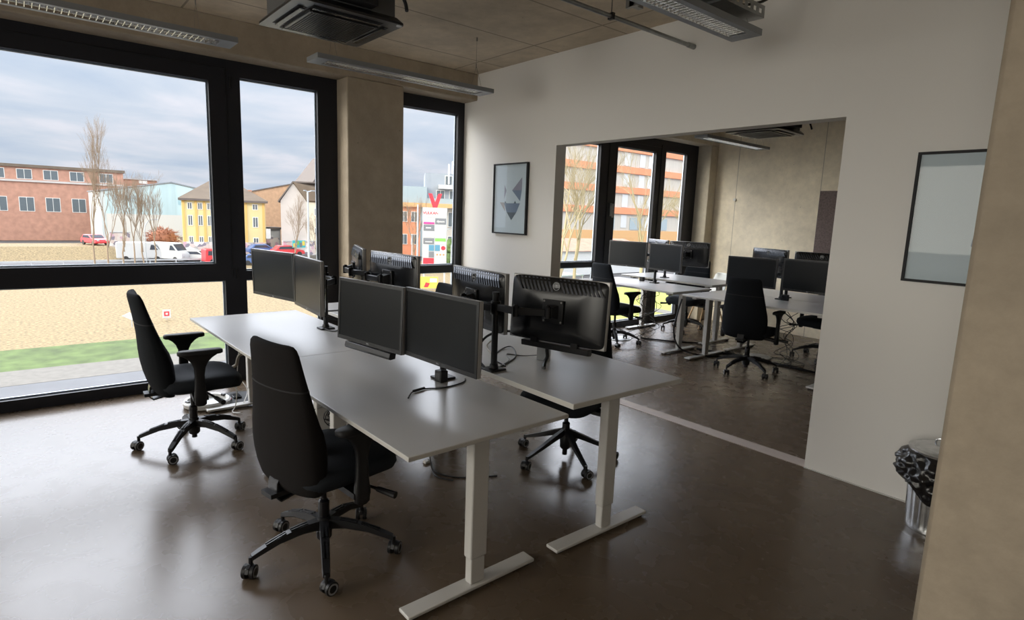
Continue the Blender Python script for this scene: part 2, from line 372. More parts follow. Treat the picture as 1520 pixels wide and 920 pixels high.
# ------------------------------------------------------------------ office chairs
def base_star(t, style, rot0=0.0):
    s = MB()
    s.lathe([(.026, .075), (.034, .085), (.036, .15), (.030, .175), (.030, .185)], n=24)
    for k in range(5):
        a = rot0 + 2 * PI * k / 5; ca, sa = math.cos(a), math.sin(a)
        prof = ([(.02, .150, .046, .048), (.10, .150, .042, .040), (.20, .130, .037, .032), (.285, .098, .034, .026), (.315, .085, .030, .024)] if style == 'curved'
                else [(.02, .195, .030, .05), (.10, .165, .034, .040), (.20, .122, .032, .030), (.295, .085, .028, .022), (.315, .078, .026, .022)])
        rg = []
        for r, z, wd, th in prof:
            rg.append([(r * ca - o * sa, r * sa + o * ca, z + dz) for o, dz in ((-wd / 2, -th * .3), (-wd * .42, th / 2), (wd * .42, th / 2), (wd / 2, -th * .3), (wd * .3, -th / 2), (-wd * .3, -th / 2))])
        s.rings(rg)
    if style == 'curved':
        sl = s
        for k in range(5):
            a = rot0 + 2 * PI * k / 5
            for off in (-.008, .008):
                for r0, r1, z0, z1 in ((.075, .15, .1735, .1625), (.17, .255, .1562, .1265)):
                    ca, sa = math.cos(a), math.sin(a); rr = []
                    for r, z in ((r0, z0), (r1, z1)):
                        rr.append([(r * ca - (off + e) * sa, r * sa + (off + e) * ca, z + dz) for e, dz in ((-.003, -.004), (-.003, .0025), (.003, .0025), (.003, -.004))])
                    sl.rings(rr)
    o = s.build('star_base', M['black'], t, angle=50)
    for k in range(5):
        a = rot0 + 2 * PI * k / 5; x, y = .318 * math.cos(a), .318 * math.sin(a)
        b = a + (.9 + k * 1.3) % 2.2 - 1.1 + PI / 2
        d = Vector((math.cos(b), math.sin(b), 0)); n = Vector((-d.y, d.x, 0))
        c = Vector((x, y, .030)) + d * .012
        m = MB(); m.cyl((x, y, .05), (x, y, .09), .009, n=10)
        for sgn in (-1, 1): m.cyl(c + n * sgn * .008, c + n * sgn * .026, .030, n=24)
        m.rings([[c + d * (.033 * math.cos(u)) + Vector((0, 0, .033 * math.sin(u))) + n * w_ for u, w_ in ((0.1, s2 * .009), (.8, s2 * .009), (1.57, s2 * .009), (2.3, s2 * .009), (3.0, s2 * .009))] for s2 in (-1, 1)])
        cs = m.build('caster', M['black'], t, bevel=.002, seg=1)
        for sgn in (-1, 1):
            w_ = MB(); q = c + n * sgn * .0262
            rg = []
            for r, dd in ((.024, 0), (.024, .0012), (.017, .0012), (.017, 0)):
                rg.append([q + n * sgn * dd + (d * math.cos(2 * PI * j / 24) + Vector((0, 0, 1)) * math.sin(2 * PI * j / 24)) * r for j in range(24)])
            w_.rings(rg, closed=True)
            w_.build('wheel_rim', M['rim_grey'], cs, label='light grey ring on the caster wheel')

def make_chair(label, group, style='curved', fab='fabric', rot0=.3, rec=0.0):
    t = thing('office_chair', (0, 0, 0), 0, label, 'chair', group)
    base_star(t, style, rot0)
    s = MB(); s.cyl((0, 0, .03 if style != 'curved' else .05), (0, 0, .10), .016, n=16); s.lathe([(.025, .18), (.025, .26), (.021, .265), (.014, .27), (.014, .40)], n=20)
    s.build('gas_column', M['black_gloss'], t)
    # mechanism
    s = MB(); s.rings([sup(.20, .26, .375, 0, .0, 20, 4), sup(.25, .32, .40, 0, .0, 20, 4), sup(.27, .34, .432, 0, .0, 20, 4)])
    s.box(-.04, .04, -.27, -.08, .375, .395)
    s.build('tilt_mechanism', M['black'], t, angle=50)
    MB().tube([(.10, .04, .39), (.22, .07, .385), (.30, .09, .378)], .007).cyl((.28, .085, .38), (.37, .11, .372), .012, .016, 10).build('lever', M['black'], t)
    # flat bar that carries the backrest
    pts = [(-.10, .372), (-.16, .362), (-.222, .350), (-.243, .372), (-.236, .43), (-.205, .50)]
    rg = []
    for i, (y, z) in enumerate(pts):
        a_, b_ = Vector(pts[max(i - 1, 0)]), Vector(pts[min(i + 1, len(pts) - 1)]); d = (b_ - a_).normalized(); n = Vector((-d.y, d.x)) * .004
        rg.append([(-.035, y + n.x, z + n.y), (.035, y + n.x, z + n.y), (.035, y - n.x, z - n.y), (-.035, y - n.x, z - n.y)])
    MB().rings(rg).build('back_bracket', M['black_gloss'], t, angle=50)
    # seat
    s = MB(); s.rings([sup(.42, .42, .412, 0, .03, 32, 4.6), sup(.475, .475, .424, 0, .03, 32, 4.6), sup(.50, .50, .455, 0, .03, 32, 4.6), sup(.49, .49, .484, 0, .03, 32, 4.6), sup(.45, .45, .499, 0, .03, 32, 4.2), sup(.30, .30, .505, 0, .02, 32, 3)])
    for v in s.bm.verts:
        if v.co.y > .12: v.co.z -= (v.co.y - .12) ** 2 * .9
    s.build('seat', M['seat_fabric'], t, angle=60)
    # backrest
    prof = [(.388, .32, .040, -.175), (.396, .385, .070, -.177), (.425, .425, .095, -.180), (.48, .445, .115, -.184), (.54, .454, .128, -.187), (.60, .455, .132, -.190), (.66, .446, .122, -.196), (.71, .43, .104, -.205), (.77, .412, .088, -.214),
            (.83, .392, .077, -.223), (.89, .372, .069, -.232), (.95, .354, .063, -.241), (.995, .342, .058, -.248), (1.018, .328, .048, -.252), (1.030, .30, .032, -.254), (1.033, .25, .012, -.255)]
    prof = [(z, w_ * 1.02, t_ * (1.22 if z < .70 else 1.22 - (z - .70) * .6), y_ + .010 - rec * (z - .40) / .6) for z, w_, t_, y_ in prof]
    def section(z, wd, th, yc, grow=0):
        p = sup(wd + grow, th + grow, z, 0, yc, 32, 2.7); out = []
        for x, y, zz in p:
            k = (x / (wd / 2)) ** 2; out.append((x, y + .022 * k, zz))
        return out
    s = MB(); s.rings([section(*p) for p in prof]); bk = s.build('backrest', M[fab], t, angle=60)
    s = MB(); s.rings([section(.848, .394, .0838, -.2157 - rec * .75, .003), section(.854, .3925, .083, -.2165 - rec * .75, .003)]); s.build('seam', M['black_matt'], bk, smooth=True)
    # arms
    for sg in (-1, 1):
        s = MB(); s.rings([[(sg * .10, -.03, .385), (sg * .10, .05, .385), (sg * .10, .05, .41), (sg * .10, -.03, .41)], [(sg * .285, -.04, .375), (sg * .285, .045, .375), (sg * .285, .045, .40), (sg * .285, -.04, .40)]])
        rg = []
        for z, dp, wd, yc in ((.345, .04, .030, 0), (.355, .066, .040, 0), (.40, .072, .042, 0), (.47, .060, .036, 0), (.54, .056, .032, .0), (.585, .066, .032, .002), (.62, .095, .034, .004), (.645, .14, .038, .006), (.662, .19, .044, .008), (.668, .20, .046, .008)):
            rg.append(sup(wd, dp, z, sg * .285, yc, 20, 3.2))
        s.rings(rg)
        arm = s.build('armrest', M['black'], t, angle=50)
        rg = [sup(.070, .235, .667, sg * .28, .01, 24, 3.6), sup(.080, .25, .672, sg * .28, .01, 24, 3.6), sup(.080, .25, .688, sg * .28, .01, 24, 3.6), sup(.066, .235, .695, sg * .28, .01, 24, 3.6)]
        MB().rings(rg).build('arm_pad', M['black_matt'], arm, angle=60)
    return t
gc = 'black office chairs in this room'; gc2 = 'black office chairs in the far room'
ch = make_chair('large black office chair nearest the camera, at the front desk row', gc, 'curved', 'fabric2', R(40.5))
ch.location = (2.87, -2.895, 0); ch.rotation_euler = (0, 0, R(11))
chb = make_chair('black high-backed office chair standing in front of the large window', gc, 'curved', 'fabric', R(38), .055)
chb.location = (1.155, -3.08, 0); chb.rotation_euler = (0, 0, R(-2))
c3 = make_chair('black office chair half hidden under the second desk row, straight-armed base', gc, 'straight', 'fabric', R(-3))
c3.location = (2.74, -1.21, 0); c3.rotation_euler = (0, 0, R(198))
c4 = dup(c3, (.92, -1.20, 0), R(172), 'black office chair whose rounded top just shows before the narrow window')
dup(chb, (.47, 1.93, 0), R(-8), 'black office chair in the far room beside the window door', gc2)
dup(chb, (2.22, 2.055, 0), R(8), 'black office chair in the far room, fully seen in the middle of the opening', gc2)
dup(chb, (.45, 3.55, 0), R(186), 'black office chair in the far room behind the cable tangle under the window desks', gc2)
dup(chb, (2.42, 3.45, 0), R(176), 'black office chair in the far room cut off by the edge of the white wall', gc2)
c3.scale = (1, 1, .94); c4.scale = (1, 1, .92)      # seat set lower

# ------------------------------------------------------------------ monitors
def make_monitor(label, group, w=.566, h=.337, bar=False, logo_front=False, shell='mon_back', ribs=True):
    t = thing('monitor', (0, 0, 0), 0, label, 'monitor', group)
    s = MB()      # silver rim
    s.box(-w / 2, w / 2, -.006, .016, -h / 2, h / 2); rim = s.build('side_rim', M['silver'], t, bevel=.003)
    b = .017
    s = MB(); s.box(-w / 2 + .001, w / 2 - .001, -.009, -.0055, h / 2 - b, h / 2 - .001); s.box(-w / 2 + .001, w / 2 - .001, -.009, -.0055, -h / 2 + .001, -h / 2 + b + .004)
    s.box(-w / 2 + .001, -w / 2 + b, -.009, -.0055, -h / 2 + b + .004, h / 2 - b); s.box(w / 2 - b, w / 2 - .001, -.009, -.0055, -h / 2 + b + .004, h / 2 - b)
    s.build('bezel', M['bezel'], t, smooth=False)
    MB().box(-w / 2 + b, w / 2 - b, -.0068, -.0055, -h / 2 + b + .004, h / 2 - b).build('screen', M['screen'], t, smooth=False)
    # back shell
    def rr(ww, hh, y, zc=0, e=14): return [(x, y, z + zc) for x, z, _ in sup(ww, hh, 0, 0, 0, 40, e)]
    s = MB(); s.rings([rr(w - .006, h - .006, .014), rr(w - .006, h - .006, .020), rr(w - .05, h - .04, .032), rr(w * .62, h * .66, .042, -.01), rr(w * .50, h * .55, .048, -.015)])
    sh = s.build('back_shell', M[shell], t, angle=25)
    if ribs:
        s = MB(); n = 21; z1 = h / 2 - .008; z0 = h / 2 - .075
        s.box(-w / 2 + .02, w / 2 - .02, .010, .0185, z0, z1 - .002)
        for k in range(n):
            x0 = -w / 2 + .012 + k * (w - .072) / n; wd = (w - .072) / n * .5
            sl = .042
            if abs(x0 + sl / 2 + wd / 2) < .03: continue
            def yy(z): return (.020 + (.1655 - z) / .017 * .012 if z > .1485 else .032 + (.1485 - z) / .0475 * .010) + .001
            s.rings([[(x0, .018, z0), (x0 + wd, .018, z0), (x0 + wd, yy(z0) + .003, z0), (x0, yy(z0) + .003, z0)],
                     [(x0 + sl * .5, .018, (z0 + z1) / 2), (x0 + wd + sl * .5, .018, (z0 + z1) / 2), (x0 + wd + sl * .5, yy((z0 + z1) / 2) + .003, (z0 + z1) / 2), (x0 + sl * .5, yy((z0 + z1) / 2) + .003, (z0 + z1) / 2)],
                     [(x0 + sl, .014, z1), (x0 + wd + sl, .014, z1), (x0 + wd + sl, yy(z1) + .001, z1), (x0 + sl, yy(z1) + .001, z1)]])
        s.build('ribbed_band', M['mon_rib'], sh, smooth=False, label='slanted glossy ribs across the top of the shell')
    # maker's round badge
    s = MB(); c = (0, .043, h / 2 - .045); rg = []
    for r, y in ((.0205, .036), (.0205, .0425), (.0185, .0425), (.0185, .036)):
        rg.append([(c[0] + r * math.cos(2 * PI * j / 32), y, c[2] + r * math.sin(2 * PI * j / 32)) for j in range(32)])
    s.rings(rg, closed=True); bd = s.build('badge', M['logo'], sh, label='round badge reading DELL')
    s = MB(); s.cyl((0, .030, c[2]), (0, .0395, c[2]), .0186, n=32); s.build('badge_plate', M['mon_back'], sh)
    text('DELL', .0145, M['logo'], sh, (0, .0402, c[2]), (R(90), 0, PI), bold=.0004)
    # vesa block, sockets
    s = MB(); s.box(-.055, .055, .044, .052, -.055, .055); s.build('mount_block', M['black'], t, bevel=.003)
    s = MB(); s.box(-.12, -.05, .030, .044, -.118, -.098); s.box(.05, .12, .030, .044, -.118, -.098); s.build('socket_strip', M['black_gloss'], sh, bevel=.001)
    MB().box(-w / 2 + .055, -w / 2 + .085, .030, .0325, -.035, -.012).build('rating_sticker', M['grey_lid'], sh, smooth=False, label='small pale sticker on the shell')
    text('DELL', .010, M['logo'], t, (0, -.0092, -h / 2 + .0105), (R(90), 0, 0), depth=.0002, bold=.0002)
    if bar:
        s = MB(); s.rings([[(x, y, z) for y, z in ((-.012, -h / 2 - .004), (-.018, -h / 2 - .030), (-.010, -h / 2 - .040), (.022, -h / 2 - .036), (.026, -h / 2 - .006))] for x in (-.20, .20)])
        sb = s.build('sound_bar', M['black'], t, bevel=.003)
        MB().box(-.14, -.10, .0, .03, -h / 2 - .01, -h / 2 + .02).box(.10, .14, .0, .03, -h / 2 - .01, -h / 2 + .02).build('clip', M['black'], sb, bevel=.002)
    return t
gm = 'monitors above the front desk row'; gm2 = 'monitors above the second desk row'; gm3 = 'monitors in the far room'
def place(m, x, y, z, yw, tilt=0):  # tilt: top leans away from the image viewer side
    m.rotation_mode = 'XYZ'; m.location = (x, y, z); m.rotation_euler = (tilt, 0, R(yw)); return m
mA = make_monitor('dark monitor at the far left, seen against the large window', gm)
place(mA, 1.014, -2.501, 1.095, 11.4, R(1.5))
def mdup(src, x, y, z, yw, tilt, label, group):
    return dup(src, (x, y, z), 0, label, group, rot=(tilt, 0, R(yw)))
mdup(mA, 1.619, -2.48, 1.091, -4.5, 0, 'monitor with a brown sheen on its screen, beside the one against the window', gm)
mB = make_monitor('near-left dark monitor of the middle pair, with a speaker bar under it', gm, bar=True)
place(mB, 2.523, -2.495, 1.035, 8.9, R(-2.3))
mdup(mA, 3.078, -2.419, 1.039, 3.3, R(-.8), 'large dark monitor of the front row nearest the camera, beside the black arm pole', gm)
mdup(mA, 1.22, -1.93, 1.134, 161, 0, 'monitor seen edge-on from behind in front of the concrete pier', gm2)
m6 = mdup(mA, 1.86, -1.99, 1.132, 183.5, 0, 'monitor back with glossy blue ribs in front of the narrow window', gm2)
mdup(mA, 2.595, -1.839, 1.09, 176, 0, 'monitor back with bright slanted ribs in front of the white wall', gm2)
place(make_monitor('big black monitor back with a white round badge and speaker bar, nearest the opening', gm2, bar=True), 3.196, -1.78, 1.10, 194.9, R(3.6))
mdup(mA, .281, 2.329, 1.13, 9.8, 0, 'black-screened monitor above the window desk behind the chair back', gm3)
mdup(mA, .919, 2.277, 1.129, -11.3, 0, 'grey-screened monitor right of the black one on the window desk', gm3)
mdup(mA, .13, 3.2, 1.147, 155, 0, 'pale-backed monitor peeping over the window-desk pair', gm3)
mdup(mA, .696, 3.124, 1.146, 192.8, 0, 'black monitor back with badge against the far concrete wall corner', gm3)
mdup(mA, 1.927, 2.525, 1.036, 6, R(-1), 'black monitor behind the chair back in the middle of the opening', gm3)
mdup(mA, 2.655, 2.335, 1.063, -3, 0, 'dark monitor at the edge of the white wall, in front of the felt panel', gm3)
mdup(mA, 1.87, 3.05, 1.127, 159, 0, 'silvery monitor back between the two black screens', gm3)
mdup(mA, 2.55, 2.86, 1.127, 190, 0, 'black monitor back just under the mauve felt panel', gm3)

# monitor arms
def rotz(v, a): return Vector((v[0] * math.cos(a) - v[1] * math.sin(a), v[0] * math.sin(a) + v[1] * math.cos(a), v[2]))
def monitor_arm(x, y, z0, top, targets, label, group, elbow=.10):
    t = thing('monitor_stand', (x, y, z0), 0, label, 'monitor stand', group)
    MB().cyl((0, 0, .01), (0, 0, top - z0), .017, n=20).cyl((0, 0, top - z0), (0, 0, top - z0 + .012), .019, n=20).build('pole', M['black'], t)
    s = MB(); s.box(-.045, .045, -.05, .05, 0, .012); s.box(-.03, .03, -.06, -.048, -.09, .012) if False else None; s.cyl((0, 0, .012), (0, 0, .035), .026, .020, 20)
    s.build('clamp_base', M['black'], t, bevel=.003)
    for tx, ty, tz, yw in targets:
        a = R(yw); back = rotz((0, .058, 0), a)      # behind the monitor = local +Y
        e = Vector((tx - x, ty - y, tz - z0)) + back; e2 = e + rotz((0, .05, 0), a)
        h = e.z; st = Vector((0, 0, h)); mid = (st + e2) / 2; d = (e2 - st); d.z = 0
        n = Vector((-d.y, d.x, 0)).normalized() * elbow
        if n.dot(rotz((0, 1, 0), a)) < 0: n = -n
        mid = mid + n * .6
        s = MB(); s.cyl(st - Vector((0, 0, .03)), st + Vector((0, 0, .03)), .026, n=20); s.build('collar', M['black'], t, bevel=.002)
        for p, q, nm in ((st, mid, 'inner_link'), (mid, e2, 'outer_link')):
            dd = (q - p); ln = dd.length; ang = math.atan2(dd.y, dd.x)
            Tm = Matrix.Translation(p) @ Matrix.Rotation(ang, 4, 'Z')
            lk = MB().box(.0, ln, -.011, .011, -.018, .018, Tm).build(nm, M['black'], t, bevel=.004)
            MB().cyl(q - Vector((0, 0, .028)), q + Vector((0, 0, .028)), .018, n=16).cyl(q + Vector((0, 0, .028)), q + Vector((0, 0, .034)), .011, n=6).build('joint', M['black_gloss'], lk, bevel=.001, seg=1)
        Tm = Matrix.Translation(e) @ Matrix.Rotation(a, 4, 'Z')
        s = MB(); s.box(-.06, .06, -.003, .003, -.06, .06, Tm)
        s.rings([[Tm @ Vector(v) for v in r] for r in ([(-.035, .003, -.035), (.035, .003, -.035), (.035, .003, .035), (-.035, .003, .035)], [(-.02, .045, -.022), (.02, .045, -.022), (.02, .045, .022), (-.02, .045, .022)])])
        vp = s.build('mount_plate', M['black'], t, bevel=.003)
        s = MB()
        for ax in (-.05, .05):
            for az in (-.05, .05): s.cyl(Tm @ Vector((ax, .003, az)), Tm @ Vector((ax, .006, az)), .005, n=10)
        s.build('screw', M['silver'], vp)
    return t
ga = 'monitor arms'
monitor_arm(1.30, -2.235, .723, 1.16, [(1.014, -2.501, 1.095, 11.4), (1.619, -2.48, 1.091, -4.5)], 'black double monitor arm behind the leftmost pair of screens', ga)
monitor_arm(2.83, -2.235, .723, 1.12, [(2.523, -2.495, 1.035, 8.9), (3.078, -2.419, 1.039, 3.3)], 'black double monitor arm hidden behind the middle pair of screens', ga)
monitor_arm(1.56, -2.0, .761, 1.22, [(1.22, -1.93, 1.134, 161), (1.86, -1.99, 1.132, 183.5)], 'black double monitor arm with links showing above the middle pair', ga)
monitor_arm(2.951, -1.997, .761, 1.165, [(2.595, -1.839, 1.09, 176), (3.196, -1.78, 1.10, 194.9)], 'black monitor arm with a tall bare pole on the second desk row', ga)
monitor_arm(.62, 2.50, .767, 1.17, [(.281, 2.329, 1.13, 9.8), (.919, 2.277, 1.129, -11.3)], 'black monitor arm on the front window desk in the far room', ga)
monitor_arm(.43, 2.98, .80, 1.18, [(.13, 3.2, 1.147, 155), (.696, 3.124, 1.146, 192.8)], 'black monitor arm on the raised window desk in the far room', ga)
monitor_arm(2.26, 2.60, .76, 1.12, [(1.927, 2.525, 1.036, 6), (2.655, 2.335, 1.063, -3)], 'black monitor arm between the two black screens beyond the opening', ga)
monitor_arm(2.22, 2.80, .76, 1.16, [(1.87, 3.05, 1.127, 159), (2.55, 2.86, 1.127, 190)], 'black monitor arm on the desk nearest the far concrete wall', ga)

# ------------------------------------------------------------------ cables and small things
def cable(pts, r, label, group=None, m='black', name='cable', sub=6):
    return tag(MB().tube(pts, r, 6, sub=sub).build(name, M[m]), label, 'cable', group)
Z1, Z2 = .723 + .004, .761 + .004
cable([(3.035, -2.557, Z1), (3.005, -2.53, Z1 + .004), (2.975, -2.50, Z1 + .004), (2.955, -2.45, Z1 + .002), (2.955, -2.40, Z1), (2.985, -2.33, Z1), (2.96, -2.20, Z1), (2.91, -2.15, Z1)], .0035, 'thin black cable curling forward on the front desk below the near monitor')
tag(MB().tube([(2.966, -2.49, Z1 + .004), (2.950, -2.42, Z1 + .004)], .007).build('cable_joint', M['black']), 'thick joint of the black cable on the front desk', 'cable')
def adapter(x, y, z, a, label, s_=(.055, .045, .06)):
    t = thing('power_adapter', (x, y, z), a, label, 'power adapter', 'black power adapters on the desks')
    MB().box(-s_[0] / 2, s_[0] / 2, -s_[1] / 2, s_[1] / 2, 0, s_[2]).build('housing', M['black'], t, bevel=.005)
    MB().box(-s_[0] / 2 + .012, s_[0] / 2 - .012, -s_[1] / 2 - .001, -s_[1] / 2 + .002, .012, s_[2] - .012).build('socket_face', M['black_gloss'], t, smooth=False)
    return t
adapter(2.875, -2.275, .723, .1, 'black power block under the near front-row monitor')
adapter(.37, 2.56, .767, .2, 'black power block on the window desk in the far room', (.06, .05, .055))
adapter(2.33, 2.55, .76, .1, 'black power block on the desk beyond the opening', (.075, .05, .065))
# white block with hanging lead on second row
t = thing('docking_block', (2.93, -1.62, .761), R(15), 'small white upright block on the desk under the badge monitor', 'power adapter')
MB().box(-.036, .036, -.02, .02, 0, .115).build('housing', M['grey_lid'], t, bevel=.004)
MB().box(-.0335, -.031, -.012, .012, .03, .07).build('socket_face', M['slate'], t, smooth=False)
cable([(3.05, -1.70, .90), (3.045, -1.705, .86), (3.055, -1.71, .82), (3.05, -1.72, .79), (3.075, -1.75, .768), (3.085, -1.765, .768)], .010, 'black lead bundle hanging below the badge monitor onto the desk')
gcb = 'loose cables on the second desk row'
cable([(2.95, -1.97, Z2), (2.80, -1.72, Z2), (2.62, -1.60, Z2 + .01), (2.60, -1.66, Z2), (2.75, -1.84, Z2), (2.93, -1.90, Z2)], .004, 'black cable loop around the foot of the bare pole', gcb)
cable([(2.93, -1.95, Z2), (2.84, -1.80, Z2), (2.72, -1.72, Z2), (2.80, -1.66, Z2), (2.90, -1.62, Z2 + .02)], .003, 'thin grey-brown cable running to the white block', gcb, m='steel')
cable([(2.92, -1.96, Z2), (2.74, -1.83, Z2), (2.50, -1.70, Z2), (2.42, -1.60, Z2 + .012), (2.38, -1.55, Z2 + .012)], .005, 'short cable with a pale plug pointing away behind the pole', gcb, m='beige')
cable([(3.10, -1.73, .92), (2.98, -1.78, .93), (2.80, -1.80, .925), (2.70, -1.86, .88), (2.74, -1.96, .80), (2.90, -2.02, .768)], .007, 'thick black cable arching from the badge monitor down behind the pole', gcb)
cable([(1.30, -2.22, .85), (1.42, -2.10, .86), (1.50, -2.12, .80), (1.46, -2.22, .735), (1.34, -2.26, .729)], .006, 'black cable looping beside the arm base by the window', gcb)
cable([(1.62, -2.44, .92), (1.52, -2.30, .84), (1.62, -2.14, .79), (1.76, -2.11, .735)], .006, 'black cable sagging below the sheen monitor', gcb)
def tangle(x, y, z0, z1, n, label, seed, r=.0035, spread=.12, m='black'):
    q = random.Random(seed); s = MB()
    for k in range(n):
        p = [(x + q.uniform(-spread, spread), y + q.uniform(-spread, spread), z1 - (z1 - z0) * i / 7 + q.uniform(-.03, .03)) for i in range(8)]
        p[-1] = (p[-1][0], p[-1][1], z0 + r)
        s.tube(p, r, 5, sub=4)
    return tag(s.build('cable_tangle', M[m]), label, 'cables', None, 'stuff')
tangle(1.95, -2.45, .16, .60, 9, 'tangled cables hanging under the joint of the front desk row', 3)
tangle(.62, 2.35, .02, .70, 8, 'cable tangle hanging under the window desks in the far room', 5, spread=.16)
tangle(2.45, 2.45, .04, .68, 5, 'loose cables hanging under the desk beyond the opening', 9, spread=.14)
# cable basket under front row
t = thing('cable_basket', (1.72, -2.46, .60), P1, 'silvery wire cable basket under the front desk row', 'cable tray')
s = MB()
for k in range(25): s.tube([(k * .05, -.06, .10), (k * .05, -.06, 0), (k * .05, .06, 0), (k * .05, .06, .10)], .0025, 4)
for y_, z_ in ((-.06, .1), (-.06, .05), (-.06, 0), (-.03, 0), (0, 0), (.03, 0), (.06, 0), (.06, .05), (.06, .1)): s.tube([(0, y_, z_), (1.2, y_, z_)], .0025, 4)
s.build('wire_mesh', M['steel'], t, smooth=False)
for x_ in (.1, 1.1): MB().box(x_, x_ + .02, -.07, .07, .095, .103).build('bracket', M['white_metal'], t)
MB().box(.33, .38, -.05, .02, .02, .09).build('power_box', M['black'], t, bevel=.004)
cable([(2.26, -1.96, .006), (2.31, -1.973, .012), (2.36, -1.99, .006), (2.45, -2.02, .005), (2.55, -1.98, .005), (2.62, -1.90, .005), (2.70, -1.745, .005)], .0045, 'black cable lying on the floor between the desk legs')
cable([(2.30, -2.03, .30), (2.32, -2.0, .12), (2.40, -2.02, .01), (2.50, -2.05, .005), (2.60, -2.0, .005)], .0045, 'black cable dropping from the desk to the floor')
tag(MB().box(2.27, 2.305, -2.01, -1.975, .0, .018).build('cable_plug', M['white_metal'], bevel=.004), 'small white plug lying on the floor beneath the front desks', 'plug')
gfc = 'cables on the far room floor'
cable([(1.44, 1.93, .70), (1.42, 1.90, .55), (1.40, 1.88, .30), (1.46, 1.98, .10), (1.62, 2.3, .012), (1.75, 2.6, .012)], .010, 'thick black hose-like cable looping down beside the left leg of the far desk', gfc)
cable([(.5, 2.45, .012), (.87, 2.665, .012), (1.10, 2.9, .012), (1.25, 2.8, .1), (1.3, 2.72, .35), (1.28, 2.70, .62)], .011, 'black cable from the window chair running along the far floor', gfc)
cable([(1.30, 2.55, .012), (1.60, 2.62, .012), (1.80, 2.70, .012), (2.05, 2.66, .012), (2.35, 2.66, .012), (2.75, 2.68, .012), (3.1, 2.9, .012)], .014, 'thick black cable lying across the far floor behind the chair', gfc)
cable([(1.95, 2.85, .008), (2.2, 3.05, .008), (2.45, 2.95, .008), (2.4, 2.75, .008), (2.1, 2.72, .008), (1.95, 2.6, .05), (2.0, 2.5, .4)], .005, 'thin looped cable by the grey floor outlet lid', gfc)

def floor_box(x, y, label, open_=False):
    t = thing('floor_outlet', (x, y, 0), 0, label, 'floor outlet', 'round floor outlets')
    n = 40
    MB().lathe([(.15, 0), (.15, .008), (.143, .012), (.0, .012)] if False else [(.15, 0), (.15, .008), (.143, .012), (.01, .012)], n=n).build('lid', M['grey_lid'], t)
    rg = [[(r * math.cos(2 * PI * k / n), r * math.sin(2 * PI * k / n), z) for k in range(n)] for r, z in ((.162, 0), (.162, .010), (.152, .010), (.152, 0))]
    MB().rings(rg, closed=True).build('ring', M['steel'], t)
    return t
floor_box(.33, 2.20, 'white round floor outlet lid below the window chair in the far room')
floor_box(1.93, 2.86, 'grey round floor outlet lid under the desk beyond the opening')
# open outlet near the window
t = thing('floor_outlet', (.30, -2.60, 0), 0, 'open black floor outlet with cables beside the far front desk leg', 'floor outlet')
MB().lathe([(.17, 0), (.17, .010), (.155, .014), (.02, .014)], n=40).build('socket_well', M['black_matt'], t)
s = MB().box(-.05, .06, -.03, .03, .014, .030); s.build('socket_block', M['black_gloss'], t, bevel=.002)
MB().box(.02, .07, -.08, -.05, .014, .032).build('plug', M['red'], t, bevel=.003, label='red plug')
t = thing('outlet_lid', (.36, -2.83, .012), R(20), 'white round floor outlet lid lying upside down under the window-side chair', 'lid')
n = 48
rg = [[(r * math.cos(2 * PI * k / n), r * math.sin(2 * PI * k / n), z) for k in range(n)] for r, z in ((.165, .0), (.172, .03), (.160, .042), (.140, .040), (.138, .010), (.165, 0))]
MB().rings(rg[:-1], closed=True).build('raised_rim', M['white_metal'], t)
MB().lathe([(.142, .004), (.142, .010), (.05, .012), (.01, .012)], n=48).build('plate', M['grey_lid'], t)
MB().box(-.02, .02, .13, .15, .03, .05).box(-.05, -.01, -.15, -.13, .03, .05).build('clip', M['black'], t, bevel=.002)
gw = 'white leads at the window-side desk leg'
cable([(.62, -2.63, .64), (.60, -2.66, .30), (.61, -2.68, .06), (.66, -2.72, .012), (.72, -2.68, .012)], .004, 'white lead running down the far front desk leg', gw, m='white_metal')
cable([(.22, -2.56, .03), (.30, -2.62, .14), (.36, -2.60, .20), (.45, -2.55, .10), (.56, -2.62, .02)], .004, 'white lead arching over the open floor outlet', gw, m='white_metal')
cable([(.10, -2.80, .005), (.20, -2.66, .005), (.36, -2.50, .006), (.50, -2.48, .005), (.62, -2.56, .02)], .004, 'grey lead lying behind the open floor outlet', gw, m='steel')
t = tag(MB().tube([(1.0, -2.52, .70), (1.0, -2.53, .60), (.98, -2.62, .535), (.93, -2.72, .515), (.90, -2.74, .44), (.88, -2.76, .42)], .011, 10, sub=5).build('desk_crank', M['beige']), 'bent beige crank tube under the far front desk', 'crank')
# plates clipped to floor: nothing else

